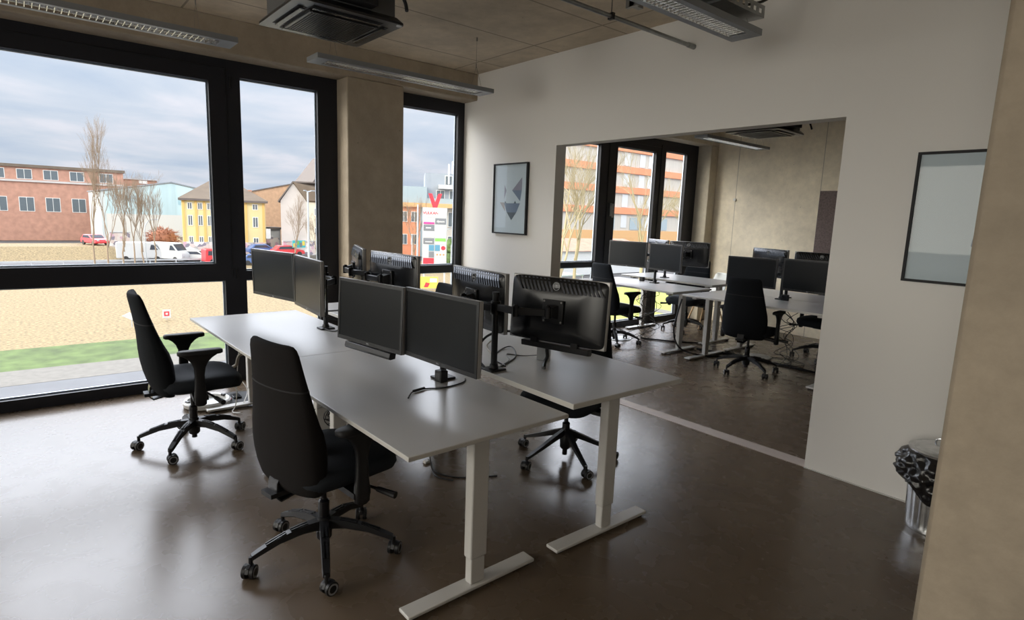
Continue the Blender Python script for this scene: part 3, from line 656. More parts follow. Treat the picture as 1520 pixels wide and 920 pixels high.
# ------------------------------------------------------------------ luminaires
def luminaire(x, y0, y1, z, w_, label, wires):
    t = thing('ceiling_luminaire', ((x), (y0 + y1) / 2, z), 0, label, 'ceiling lamp', 'suspended linear luminaires')
    h = (y1 - y0) / 2; hw = w_ / 2; th = .034
    s = MB()
    s.box(-hw, -hw + .035, -h, h, 0, th); s.box(hw - .035, hw, -h, h, 0, th)
    s.box(-hw + .035, hw - .035, -h, -h + .09, 0, th); s.box(-hw + .035, hw - .035, h - .09, h, 0, th)
    s.build('housing', M['alu'], t, smooth=False)
    MB().box(-hw + .03, hw - .03, -h + .08, h - .08, th - .006, th - .001).build('reflector', M['louver_dark'], t, smooth=False)
    s = MB(); n = int((2 * h - .18) / .032)
    for k in range(1, n): 
        yy = -h + .09 + k * (2 * h - .18) / n
        s.rings([[(xx, yy - .002, .001), (xx, yy + .002, .001), (xx, yy + .007, .027), (xx, yy - .007, .027)] for xx in (-hw + .036, hw - .036)])
    s.rings([[(xa, yy, zz) for xa, zz in ((-.002, .001), (.002, .001), (.005, .027), (-.005, .027))] for yy in (-h + .09, h - .09)])
    for sg in (-1, 1):
        s.rings([[(sg * xa, yy, zz) for xa, zz in ((hw - .0355, .001), (hw - .038, .001), (hw - .054, .0275), (hw - .0355, .0275))] for yy in (-h + .09, h - .09)])
    s.build('louver', M['louver'], t, smooth=False)
    for wy in wires:
        s = MB(); zt = ZC - z; s.tube([(0, wy, zt), (0, wy, .22)], .0012, 4)
        s.tube([(0, wy, .22), (-hw + .02, wy, .03)], .0012, 4); s.tube([(0, wy, .22), (hw - .02, wy, .03)], .0012, 4)
        s.cyl((0, wy, zt - .03), (0, wy, zt), .006, n=8); s.cyl((0, wy, .20), (0, wy, .235), .004, n=6)
        s.build('suspension_wire', M['wire'], t)
    return t
luminaire(1.05, -2.205, -.665, 2.6, .20, 'suspended lamp in front of the beam, ending by the white wall', (-.62, .65))
luminaire(1.00, -4.24, -2.705, 2.6, .20, 'suspended lamp cut off at the upper left corner of the photo', (-.65, .55))
luminaire(3.435, -2.18, -.64, 2.6, .18, 'suspended lamp under the perforated cable tray above the opening', (-.6, .66))
luminaire(3.435, -4.6, -2.9, 2.6, .18, 'suspended lamp over the camera end of the room', (-.6, .66))
luminaire(1.07, 2.60, 4.14, 2.6, .18, 'suspended lamp in the far room before the concrete wall', (-.62, .65))
# perforated tray over the third lamp
t = thing('cable_tray', (3.45, -2.6, 2.675), 0, 'perforated steel cable tray running above the lamp at the top', 'cable tray')
s = MB(); s.box(-.10, .10, -2.4, 1.92, 0, .003)
for sx in (-.10, .097):
    s.box(sx, sx + .003, -2.4, 1.92, .003, .018); s.box(sx, sx + .003, -2.4, 1.92, .042, .062)
    y_ = -2.4
    while y_ < 1.92: s.box(sx, sx + .003, y_, y_ + .028, .018, .042); y_ += .058
s.build('channel', M['steel'], t, smooth=False)
for yy in (-1.6, .2, 1.5):
    MB().box(-.12, .12, yy, yy + .03, -.012, 0).cyl((-.11, yy + .015, 0), (-.11, yy + .015, ZC - 2.675), .004, n=6).cyl((.11, yy + .015, 0), (.11, yy + .015, ZC - 2.675), .004, n=6).build('hanger', M['steel'], t, smooth=False)
MB().tube([(.02, -2.4, .02), (.03, -1, .012), (-.02, .5, .012), (.03, 1.5, .015), (.06, 1.95, .10), (.05, 2.3, .33)], .008, 6, sub=4).build('tray_cable', M['black'], t)
# conduit
t = thing('pipe', (2.655, -.03, 2.83), 0, 'thin steel conduit hung below the ceiling and ending at the white wall', 'pipe')
MB().cyl((0, 0, 0), (0, -5.5, 0), .014, n=14).build('tube', M['steel'], t)
MB().cyl((0, 0.03, 0), (0, -.045, 0), .0185, n=14).build('end_socket', M['steel'], t)
for yy in (-.88, -2.9, -4.8):
    MB().cyl((0, yy, .015), (0, yy, ZC - 2.83), .003, n=6).box(-.02, .02, yy - .012, yy + .012, -.02, .02).build('pipe_clip', M['black'], t, bevel=.003)
tag(MB().box(2.50, 2.60, -.60, -.575, 2.985, 3.045).box(2.53, 2.57, -.60, -.50, 2.99, 3.03).build('ceiling_bracket', M['steel'], smooth=False), 'small steel bracket on the ceiling between conduit and lamp', 'bracket')

# ------------------------------------------------------------------ cassette air conditioners
def cassette(x, y, z, label):
    t = thing('ceiling_air_conditioner', (x, y, z), 0, label, 'air conditioner', 'cassette air conditioners')
    a = .31
    s = MB()
    s.rings([sup(2 * a, 2 * a, .0, 0, 0, 40, 30), sup(2 * a, 2 * a, .012, 0, 0, 40, 30), sup(2 * a - .05, 2 * a - .05, .04, 0, 0, 40, 30)])
    s.build('cover_panel', M['ac_light'], t, smooth=False)
    s = MB(); g_ = .185
    for k in range(26):
        v = -g_ + k * 2 * g_ / 25
        s.box(-g_, g_, v - .0018, v + .0018, -.016, -.006); s.box(v - .0018, v + .0018, -g_, g_, -.014, -.006)
    s.build('intake_grille', M['ac_light'], t, smooth=False)
    s = MB(); b = g_ + .012
    s.box(-b, b, g_, b, -.016, .0); s.box(-b, b, -b, -g_, -.016, 0); s.box(-b, -g_, -g_, g_, -.016, 0); s.box(g_, b, -g_, g_, -.016, 0)
    s.build('grille_frame', M['ac_light'], t, bevel=.003)
    MB().box(-g_, g_, -g_, g_, -.005, -.0005).build('filter', M['black_matt'], t, smooth=False)
    for k in range(4):
        Tm = Matrix.Rotation(k * PI / 2, 4, 'Z')
        fl = MB().box(-.20, .20, .212, .262, -.0015, .001, Tm).build('air_slot', M['black_matt'], t, smooth=False)
        MB().box(-.195, .195, .222, .250, -.012, -.008, Tm @ Matrix.Translation((0, 0, 0))).build('flap', M['black_gloss'], fl, bevel=.002)
    s = MB().box(-.27, .27, -.27, .27, .035, .26); s.build('housing', M['ac_grey'], t, bevel=.006)
    MB().box(.275, .36, -.10, .12, .05, .22).build('control_box', M['black_matt'], t, bevel=.004)
    for sx in (-.26, .26):
        for sy in (-.26, .26):
            MB().cyl((sx * 1.1, sy * 1.1, .16), (sx * 1.1, sy * 1.1, ZC - z), .005, n=6).box(sx * 1.1 - .02, sx * 1.1 + .02, sy * 1.1 - .02, sy * 1.1 + .02, .155, .165).build('hanger', M['steel'], t, smooth=False)
    MB().tube([(.30, .18, .16), (.36, .24, .15), (.38, .27, .10), (.40, .27, .05)], .010, 8, sub=5).build('pipe', M['black'], t)
    MB().tube([(.28, -.12, .2), (.42, -.14, .22), (.5, -.15, .38)], .018, 8, sub=5).build('pipe', M['black'], t)
    MB().cyl((.285, .285, -.004), (.285, .285, .004), .016, n=16).build('sensor', M['grey_lid'], t)
    return t
cassette(1.85, -2.405, 2.615, 'black cassette air conditioner hanging at the top of the near room')
cassette(1.84, 2.67, 2.585, 'black cassette air conditioner glimpsed in the far room under the lintel')

# ------------------------------------------------------------------ pictures on the white wall
def picture(xc, zc, w_, h_, label, art):
    t = thing('framed_picture', (xc, -.001, zc), 0, label, 'picture', 'framed pictures on the white wall')
    b = .014; d = .03
    s = MB(); s.box(-w_ / 2, w_ / 2, -d, 0, h_ / 2 - b, h_ / 2); s.box(-w_ / 2, w_ / 2, -d, 0, -h_ / 2, -h_ / 2 + b); s.box(-w_ / 2, -w_ / 2 + b, -d, 0, -h_ / 2 + b, h_ / 2 - b); s.box(w_ / 2 - b, w_ / 2, -d, 0, -h_ / 2 + b, h_ / 2 - b)
    s.build('frame', M['black_matt'], t, smooth=False)
    MB().box(-w_ / 2 + b, w_ / 2 - b, -.016, -.004, -h_ / 2 + b, h_ / 2 - b).build('print_sheet', M['paper'], t, smooth=False)
    for i, (poly, mm) in enumerate(art):
        MB().prism([(p[0] * w_, p[1] * h_) for p in poly], -.0168, -.0162).build('printed_shape', M[mm], t, smooth=False)
    MB().box(-w_ / 2 + b, w_ / 2 - b, -.022, -.0195, -h_ / 2 + b, h_ / 2 - b).build('glass', M['glass'], t, smooth=False)
picture(.627, 1.740, .535, .71, 'black-framed print of grey-blue triangles between narrow window and opening',
        [([(-.17, -.06), (.30, -.06), (.20, -.19), (-.08, -.19)], 'slate'), ([(-.08, -.19), (.20, -.19), (.06, -.30)], 'dark_ink'),
         ([(.06, .12), (.34, .12), (.34, .30)], 'mauve_ink'), ([(.06, .12), (.34, .12), (.30, -.03)], 'slate'), ([(-.16, -.06), (-.10, -.06), (-.14, -.025)], 'dark_ink'), ([(.12, -.06), (.19, -.06), (.155, -.025)], 'dark_ink'),
         ([(-.17, .0), (-.17, .2), (-.11, .12)], 'mauve_ink'), ([(-.30, -.05), (-.17, -.05), (-.13, -.18)], 'threshold')])
picture(4.44, 1.640, .535, .71, 'black-framed picture at the right end of the white wall', [([(.05, -.2), (.2, -.3), (.3, .0), (.1, .1)], 'slate'), ([(.1, .1), (.3, .0), (.2, .3)], 'mauve_ink')])

# felt panel, switch dots, white shell chair
tag(MB().box(1.645, 3.0, YN - .037, YN - .002, .72, 2.07).build('acoustic_panel', M['felt'], bevel=.004), 'mauve-grey felt panel on the far concrete wall', 'wall panel')
t = thing('wall_conduit', (.36, YN, 1.95), 0, 'small white round wall sensor on the far concrete wall', 'sensor')
MB().cyl((0, 0, 0), (0, -.02, 0), .022, n=20).build('cap', M['shell'], t)
t = thing('shell_chair', (.42, 4.12, 0), R(150), 'white shell chair with wooden legs before the far concrete wall', 'chair')
s = MB(); rg = []
for y_, z_, w_, lift in ((.23, .43, .36, .0), (.21, .445, .42, .02), (.10, .44, .45, .05), (-.05, .435, .45, .06), (-.16, .45, .44, .06), (-.20, .52, .43, .04), (-.225, .62, .42, .0), (-.245, .72, .40, .0), (-.26, .80, .34, .0), (-.265, .83, .24, .0)):
    ring = []
    for k in range(9):
        u = k / 8 * 2 - 1; ring.append(Vector((u * w_ / 2, y_ + (abs(u) ** 3) * (.06 if z_ > .5 else 0), z_ + (abs(u) ** 3) * lift)))
    rg.append(ring)
vs = [[s.bm.verts.new(p) for p in r] for r in rg]
for i in range(len(vs) - 1):
    for j in range(8): s.bm.faces.new((vs[i][j], vs[i][j + 1], vs[i + 1][j + 1], vs[i + 1][j]))
o = s.build('seat_shell', M['shell'], t, angle=80); md = o.modifiers.new('th', 'SOLIDIFY'); md.thickness = .008
for sx in (-1, 1):
    for sy in (-1, 1):
        MB().cyl((sx * .12, sy * .10, .42), (sx * .21, sy * .21, 0), .013, .010, 12).build('leg', M['wood'], t)
MB().cyl((-.14, -.12, .33), (.14, .12, .33), .004, n=6).cyl((.14, -.12, .33), (-.14, .12, .33), .004, n=6).cyl((-.12, -.1, .40), (.12, .1, .40), .004, n=6).build('strut', M['black'], t)

# ------------------------------------------------------------------ bin
t = thing('waste_bin', (4.545, -.235, 0), 0, 'ribbed metal waste bin with black bag and lid beside the white wall', 'bin')
n = 96; rg = []
for z_, r0 in ((.0, .125), (.012, .128), (.02, .125), (.06, .128), (.36, .145), (.40, .146), (.41, .150), (.415, .148)):
    k_ = .004 if .03 < z_ < .38 else 0
    rg.append([((r0 + k_ * math.cos(24 * 2 * PI * k / n)) * math.cos(2 * PI * k / n), (r0 + k_ * math.cos(24 * 2 * PI * k / n)) * math.sin(2 * PI * k / n), z_) for k in range(n)])
MB().rings(rg).build('body', M['tin'], t, angle=60)
q = random.Random(4); rg = []; n = 120
ph = [q.uniform(0, 6.28) for _ in range(8)]
for i in range(25):
    u = i / 24; z_ = .435 - u * .225; r0 = .150 + .052 * math.sin(PI * min(1, u * 1.05)) ** .7; ring = []
    for k in range(n):
        a = 2 * PI * k / n
        d = .026 * (abs(math.sin(4.5 * a + ph[0] + 4 * u)) - .6) + .016 * (abs(math.sin(8.5 * a + ph[1] - 7 * u)) - .6) + .009 * (abs(math.sin(15 * a + ph[2] + 11 * u)) - .6) + .008 * math.sin(9 * u * PI + 3 * a)
        d *= math.sin(PI * u) * .9 + .12
        zz = z_ + (.03 * math.sin(2 * a + ph[3]) + .014 * math.sin(5 * a + ph[4])) * u
        ring.append(((r0 + d) * math.cos(a), (r0 + d) * math.sin(a), zz))
    rg.append(ring)
MB().rings(rg, caps=False).build('bin_bag', M['bag'], t, angle=60)
lid = MB().lathe([(.150, .425), (.158, .428), (.160, .440), (.150, .446), (.135, .442), (.12, .452), (.05, .468), (.01, .470)], n=64).build('lid', M['tin'], t, angle=40)
MB().tube([(-.045, 0, .468), (-.04, 0, .490), (0, 0, .497), (.04, 0, .490), (.045, 0, .468)], .005, 8, sub=4).build('handle', M['tin'], lid)

# ------------------------------------------------------------------ the street outside (ground 6 m below this floor)
G = -6.0
O = {}
def om(k, *a, **kw): O[k] = mat('out_' + k, *a, **kw)
om('dry', (.215, .158, .078), .95, noise=.45, scale=5.5, bump=.3, bscale=14)
om('grass', (.075, .11, .028), .95, noise=.35, scale=1.2)
om('paving', (.15, .138, .12), .9, noise=.12, scale=3)
om('asphalt', (.12, .122, .13), .9, noise=.08, scale=.5)
om('road', (.085, .083, .085), .9, noise=.08, scale=.3)
om('lime', (.26, .28, .045), .9, noise=.08, scale=.5)
om('hall', (.52, .56, .55), .6, noise=.04, scale=.3)
om('hall_teal', (.44, .57, .59), .5, noise=.14, scale=.25, stretch=(1, 3, .2))
om('hall_band', (.32, .48, .53), .5)
om('hall_low', (.60, .58, .53), .7)
om('brick', (.45, .24, .17), .9, noise=.15, scale=1.2)
om('brick_tan', (.46, .29, .18), .9, noise=.14, scale=1.6)
om('yellow', (.66, .56, .29), .85, noise=.05, scale=.5)
om('ochre', (.64, .42, .14), .85)
om('roof', (.15, .115, .085), .9, noise=.1, scale=1)
om('roof_dark', (.13, .11, .10), .9, noise=.1, scale=1)
om('plaster', (.50, .46, .43), .9, noise=.06, scale=.6)
om('cream', (.62, .57, .45), .9)
om('win', (.10, .12, .13), .2)
om('winframe', (.75, .73, .68), .6)
om('white', (.58, .58, .57), .35)
om('car_glass', (.05, .06, .08), .1)
om('tyre', (.03, .03, .03), .8)
om('red', (.62, .05, .06), .35)
om('blue', (.08, .14, .32), .35)
om('dark', (.05, .05, .06), .35)
om('greyl', (.45, .46, .47), .5)
om('pole', (.42, .45, .48), .4, metal=.3)
om('bark', (.26, .20, .145), .95)
om('bark_moss', (.36, .30, .18), .95)
om('bush', (.30, .13, .08), .95, noise=.3, scale=2)
om('hedge', (.10, .16, .05), .95, noise=.5, scale=2.5, bump=.8, bscale=5)
om('orange', (.72, .27, .14), .8, noise=.05, scale=.5)
om('corr', (.50, .46, .40), .7, noise=.10, scale=.6, stretch=(1, 6, .2))
om('zinc', (.27, .30, .335), .5, noise=.06, scale=.6)
om('glassf', (.30, .36, .38), .15)
om('timber', (.62, .36, .16), .8)
om('mural_y', (.75, .55, .10), .8); om('mural_b', (.06, .40, .45), .8); om('mural_g', (.20, .45, .10), .8)
om('magenta', (.62, .04, .24), .6); om('tred', (.62, .03, .05), .6); om('tgrey', (.16, .17, .19), .6); om('tblue', (.08, .24, .36), .6)

def graffiti():
    m = mat('out_graffiti', (.6, .55, .52), .9); nt = m.node_tree; N = nt.nodes; L = nt.links; b = N['Principled BSDF']
    tc = N.new('ShaderNodeTexCoord'); v = N.new('ShaderNodeTexVoronoi'); v.inputs['Scale'].default_value = 2.0; n = N.new('ShaderNodeTexNoise'); n.inputs['Scale'].default_value = 2.0; n.inputs['Distortion'].default_value = 3
    L.new(tc.outputs['Object'], n.inputs['Vector']); L.new(tc.outputs['Object'], v.inputs['Vector'])
    r = N.new('ShaderNodeValToRGB'); r.color_ramp.interpolation = 'CONSTANT'; e = r.color_ramp.elements
    e[0].position = 0; e[0].color = (.62, .56, .52, 1); e[1].position = .82; e[1].color = (.25, .22, .26, 1)
    for p, c in ((.22, (.55, .36, .42)), (.34, (.72, .70, .66)), (.52, (.42, .40, .38)), (.60, (.60, .50, .46))): q = e.new(p); q.color = (*c, 1)
    sx = N.new('ShaderNodeSeparateColor'); L.new(v.outputs['Color'], sx.inputs[0]); L.new(sx.outputs[0], r.inputs[0]); L.new(r.outputs[0], b.inputs['Base Color'])
    return m
O['graffiti'] = graffiti()

def slab(name, x0, x1, y0, y1, z, m, kind='structure', th=.05):
    return MB().box(x0, x1, y0, y1, z - th, z).build(name, m, kind=kind, smooth=False)
slab('ground', -400, -.6, -250, 400, G - .06, O['road'])
slab('path', -25.3, -12, -60, 26, G + .01, O['asphalt'])
slab('pavement', -28, -25.3, -60, 26, G + .02, O['paving'])
tag(slab('dry_ground', -79, -32.8, -60, 45, G + .01, O['dry'], None), 'wide strip of dry straw-coloured ground beyond the lawn', 'dry grass', None, 'stuff')
tag(slab('lawn', -32.8, -28, -60, 26, G + .02, O['grass'], None), 'short green lawn strip beside the paved path below', 'grass', None, 'stuff')
tag(slab('lime_lawn', -38, -14, 30, 66, G + .03, O['lime'], None), 'bright yellow-green lawn outside the far room window', 'grass', None, 'stuff')
slab('pavement', -38, -14, 36.9, 38.6, G + .05, O['paving'])
# low embankment behind the bare trees on the left
w = MB(); w.rings([[(-92, -40, G), (-88, -40, G), (-92.5, -40, G + 1.5), (-100, -40, G + 1.5)], [(-92, 5.0, G), (-88, 5.0, G), (-92.5, 5.0, G + 1.5), (-100, 5.0, G + 1.5)], [(-93, 8.5, G), (-91, 8.5, G), (-93, 8.5, G + .3), (-100, 8.5, G + .3)]])
w.build('terrain', O['dry'], kind='structure', smooth=False)
# guard rail
t = thing('guard_rail', (-80.5, 8, G), 0, 'long low grey guard rail between dry ground and street', 'fence')
MB().box(-.03, .03, -50, 14, .42, .62).build('rail', O['greyl'], t, smooth=False)
s = MB()
for k in range(22): s.box(-.05, .05, -49 + k * 2.9, -48.9 + k * 2.9, 0, .5)
s.build('posts', O['greyl'], t, smooth=False)

def bwin(parent, x, y, z, w_, h_, name='window', fr='winframe'):
    f_ = MB().box(x - .05, x + .06, y - w_ / 2, y + w_ / 2, z - h_ / 2, z + h_ / 2).build(name, O[fr], parent, smooth=False)
    s = MB(); s.box(x + .05, x + .075, y - w_ / 2 + .09, y - .04, z - h_ / 2 + .09, z + h_ / 2 - .09); s.box(x + .05, x + .075, y + .04, y + w_ / 2 - .09, z - h_ / 2 + .09, z + h_ / 2 - .09)
    s.build('pane', O['win'], f_, smooth=False); return f_

def turn(t, px_, py_, ang):
    p = Vector((px_, py_, 0)); q_ = Matrix.Rotation(R(ang), 3, 'Z') @ p
    t.location = p - q_; t.rotation_euler = (0, 0, R(ang))
# teal and white hall
t = thing('industrial_hall', (0, 0, 0), 0, 'large pale teal and white hall with a low gable roof', 'building')
X = -110
MB().prism([(6.2, G), (20.9, G), (20.9, 4.25), (16.3, 5.15), (6.2, 3.25)], X - 20, X, 'x').build('wall', O['hall'], t, smooth=False)
MB().prism([(6.9, -.3), (20.7, -.3), (20.7, 4.1), (16.3, 4.98), (6.9, 3.2)], X, X + .12, 'x').build('sheet_cladding', O['hall_teal'], t, smooth=False)
MB().box(X, X + .12, 6.9, 20.9, G + .5, -.3).build('lower_wall', O['hall_low'], t, smooth=False)
MB().box(X + .1, X + .2, 8.0, 12.0, 1.8, 2.7).build('tinted_band', O['hall_band'], t, smooth=False)
MB().box(X + .1, X + .2, 17.2, 20.4, 1.5, 2.7).build('tinted_band', O['hall_band'], t, smooth=False)
MB().prism([(6.0, 3.22), (16.3, 5.15), (20.9, 4.25), (20.9, 4.4), (16.3, 5.32), (6.0, 3.4)], X - 20, X + .3, 'x').build('roof', O['zinc'], t, smooth=False)
bwin(t, X + .15, 18.6, -1.1, .8, 1.1)
# brick blocks
t = thing('brick_building', (0, 0, 0), 0, 'red brick block with white windows left of the teal hall', 'building')
X = -135
MB().box(X - 14, X, -22, 12.4, G, 7.4).build('wall', O['brick'], t, smooth=False)
MB().box(X - 14.3, X + .4, -22.3, 12.7, 7.2, 7.7).build('roof', O['roof'], t, smooth=False)
MB().box(X, X + .3, -22, 12.4, 4.6, 4.95).build('ledge', O['plaster'], t, smooth=False)
for yy in (-6.5, -2.7, 1.1, 5.0, 9.6): bwin(t, X, yy, 6.0, 2.2, 1.8)
for yy in (-6.5, -2.7, 1.1, 5.0): bwin(t, X, yy, .6, 2.2, 2.6)
t = thing('rooftop_annex', (0, 0, 0), 0, 'low red brick rooftop line behind the teal hall', 'building')
MB().box(-160, -150, 14, 20.5, G, 6.6).build('wall', O['brick'], t, smooth=False)
MB().box(-150, -149.8, 17, 18.6, 5.8, 6.5).build('window_band', O['winframe'], t, smooth=False)
MB().box(-160.2, -149.6, 13.9, 20.6, 6.6, 6.8).build('roof', O['greyl'], t, smooth=False)
# yellow house
t = thing('yellow_house', (0, 0, 0), 0, 'yellow three-storey house with grey hipped roof and graffiti at its foot', 'building')
X, Y0, Y1, EV = -85, 13.1, 23.7, 2.15
MB().box(X - 11, X, Y0, Y1, G, EV).build('wall', O['yellow'], t, smooth=False)
for yy in (13.2, 14.7, 15.75, 16.75, 17.75, 21.0, 23.3): MB().box(X, X + .12, yy, yy + .28, G + 1.6, EV).build('pilaster', O['ochre'], t, smooth=False)
MB().box(X - 11.3, X + .5, Y0 - .35, Y1 + .35, EV, EV + .28).build('cornice', O['roof_dark'], t, smooth=False)
rf = MB().rings([[(X + .5, Y0 - .4, EV + .28), (X + .5, Y1 + .4, EV + .28), (X - 11.3, Y1 + .4, EV + .28), (X - 11.3, Y0 - .4, EV + .28)], [(X - 4.5, 16.8, 5.2), (X - 4.5, 19.6, 5.2), (X - 6.3, 19.6, 5.2), (X - 6.3, 16.8, 5.2)]]).build('roof', O['roof'], t, smooth=False)
MB().box(X - 5.8, X - 5.0, 17.0, 18.2, 4.4, 6.0).build('chimney', O['brick'], rf, smooth=False)
MB().box(X - 2.5, X - 2.0, 21.6, 22.1, 2.6, 4.0).build('chimney', O['brick'], rf, smooth=False)
MB().box(X, X + .14, Y0, Y1, G, G + 2.5).build('graffiti_band', O['graffiti'], t, smooth=False)
for yy in (14.1, 15.35, 16.5):
    bwin(t, X, yy, 1.42, .62, .95); bwin(t, X, yy, -.55, .62, 1.45); bwin(t, X, yy, -3.4, .58, 1.35)
bwin(t, X, 22.35, 1.55, .75, .85); bwin(t, X, 22.35, -.6, .75, 1.5); bwin(t, X, 22.35, -3.5, .75, 1.4)
MB().box(X, X + .5, 23.7, 24.3, -2.9, -1.5).build('side_cabinet', O['white'], t, smooth=False)
turn(t, -85, 18.4, -13)
# tan brick hall
t = thing('brick_hall', (0, 0, 0), 0, 'long tan brick hall rising between yellow house and gabled house', 'building')
MB().prism([(24, G), (46, G), (46, 7.9), (30, 4.05), (24, 2.6)], -145, -120, 'x').build('wall', O['brick_tan'], t, smooth=False)
MB().prism([(24, 2.6), (30, 4.05), (46, 7.9), (46, 8.1), (30, 4.25), (24, 2.8)], -145, -119.8, 'x').build('roof_edge', O['roof_dark'], t, smooth=False)
turn(t, -120, 35, -16)
# gabled house
t = thing('gabled_house', (0, 0, 0), 0, 'pale gabled house with brown roof behind the tall street lamp', 'building')
X = -80
MB().prism([(24.6, G), (28.05, G), (28.05, 2.7), (26.3, 5.15), (24.6, 2.6)], X - 10, X, 'x').build('gable_wall', O['plaster'], t, smooth=False)
MB().box(X - 8, X - .1, 28.05, 36, G, 2.7).build('side_wall', O['cream'], t, smooth=False)
MB().prism([(26.3, 5.18), (24.3, 2.35), (24.2, 2.5), (26.25, 5.38), (36, 5.5), (36, 5.3)], X - 10, X + .25, 'x').build('verge', O['roof_dark'], t, smooth=False)
s = MB().rings([[(X + .25, 26.3, 5.3), (X + .25, 28.1, 2.75), (X - .05, 28.1, 2.55), (X - .1, 26.3, 5.1)], [(X - 4, 36, 5.4), (X + .5, 36, 2.75), (X + .3, 36, 2.6), (X - 4.2, 36, 5.2)]]); rf = s.build('roof', O['roof'], t, smooth=False)
MB().box(X + .10, X + .2, 28.5, 29.2, 3.6, 4.2).build('skylight', O['glassf'], rf, smooth=False)
for yy in (29.4, 31.6): bwin(t, X, yy, 1.2, .6, 1.1); bwin(t, X, yy, -1.6, .6, 1.1)
turn(t, -80, 26.3, -20)
t = thing('dark_roofed_house', (0, 0, 0), 0, 'dark steep roof rising behind the gabled house', 'building')
MB().box(-109, -100, 38, 48, G, 6).build('wall', O['plaster'], t, smooth=False)
MB().prism([(36.4, 6.0), (49, 6.0), (48, 11.5), (40.5, 11.2)], -109, -99.5, 'x').build('roof', O['roof_dark'], t, smooth=False)
# garages, walls, mural
gw_ = 'graffiti-covered street walls'
def streetwall(x, y0, y1, h_, label, m='graffiti', cap='greyl'):
    t = thing('graffiti_wall', (x, y0, G), 0, label, 'wall', gw_)
    MB().box(-.3, 0, 0, y1 - y0, 0, h_).build('wall_body', O[m], t, smooth=False); MB().box(-.35, .08, -.05, y1 - y0 + .05, h_, h_ + .14).build('coping', O[cap], t, smooth=False)
streetwall(-97, 12.6, 15.2, 2.6, 'graffiti wall between brown bush and yellow house')
streetwall(-86.4, 24.4, 25.4, 3.2, 'graffiti wall just right of the yellow house')
streetwall(-79, 24.4, 29.0, 2.9, 'graffiti wall at the foot of the gabled house')
streetwall(-104, 6.6, 9.2, 2.9, 'pink painted wall at the left end of the teal hall')
t = thing('garage', (-88.5, 25.1, G), 0, 'low grey flat-roofed garage before the tan brick hall', 'building')
MB().box(-2, 0, 0, 2.1, 0, 4.3).build('wall', O['greyl'], t, smooth=False); MB().box(-2.1, .4, -.1, 2.2, 4.3, 4.6).build('roof', O['roof_dark'], t, smooth=False); MB().box(0, .05, .2, 1.9, .1, 3.0).build('garage_door', O['graffiti'], t, smooth=False)
t = thing('mural_board', (-76.7, 24.9, G + 2.2), 0, 'small turquoise mural on the street wall beside the lamp', 'mural')
MB().box(-.1, 0, 0, 1.8, 0, 1.0).build('board', O['mural_b'], t, smooth=False)
for k, (a, b, c, d, m_) in enumerate(((.1, .5, .1, .6, 'mural_y'), (.6, .9, .4, .9, 'mural_g'), (1.0, 1.3, .1, .7, 'tgrey'), (1.35, 1.7, .3, .9, 'mural_y'))): MB().box(0, .03, a, b, c, d).build('painted_shape', O[m_], t, smooth=False)
# bush
def blob(name, c, r, sc, m, seed, label, cat, n=260, parent=None):
    q = random.Random(seed); s = MB()
    s.sphere((0, 0, 0), r * .8, 12, sc)
    for k in range(n):
        u, v = q.uniform(0, 2 * PI), math.acos(q.uniform(-.6, 1)); d = Vector((math.sin(v) * math.cos(u) * sc[0], math.sin(v) * math.sin(u) * sc[1], math.cos(v) * sc[2]))
        p = d * r * q.uniform(.75, .95); e_ = p + d * r * q.uniform(.08, .28) + Vector((q.uniform(-1, 1), q.uniform(-1, 1), q.uniform(-1, 1))) * r * .12
        s.cyl(p, e_, r * .03, r * .008, 4)
    t = thing(name, c, 0, label, cat)
    s.build('crown', m, t); MB().cyl((0, 0, -c[2] + G), (0, 0, -r * .3), r * .09, n=8).build('stem', O['bark'], t)
blob('bush', (-93, 11.9, G + 2.6), 1.9, (1, 1.15, .85), O['bush'], 3, 'round reddish-brown leafless bush in front of the teal hall', 'bush', 420)

# bare trees
def tree(x, y, h_, seed, label, m='bark', r0=.13, spread=.55, depth=6, z0=G, group='bare trees outside', trunkf=.30):
    q = random.Random(seed); t = thing('bare_tree', (x, y, z0), 0, label, 'tree', group)
    tr = MB(); br = MB()
    def grow(mb, p, d, ln, r, lv):
        e_ = p + d * ln; mid = (p + e_) / 2 + Vector((q.uniform(-1, 1), q.uniform(-1, 1), 0)) * ln * .05
        mb.tube([p, mid, e_], [r, r * .85, r * .7], 5 if r > .05 else 3)
        if lv == 0: return
        for k in range(3):
            a = q.uniform(0, 2 * PI); tilt = q.uniform(.25, 1) * spread
            ax = d.orthogonal().normalized(); ax.rotate(Matrix.Rotation(a, 3, d)); nd = (d * math.cos(tilt) + ax * math.sin(tilt)); nd.z += .18; nd.normalize()
            st = p + d * ln * (q.uniform(.45, 1) if k else 1)
            grow(br, st, nd, ln * q.uniform(.6, .82), max(r * .58, .006), lv - 1)
    grow(tr, Vector((0, 0, 0)), Vector((q.uniform(-.05, .05), q.uniform(-.05, .05), 1)).normalized(), h_ * trunkf, r0, depth)
    tr.build('trunk', O[m], t); br.build('branches', O[m], t, smooth=False)
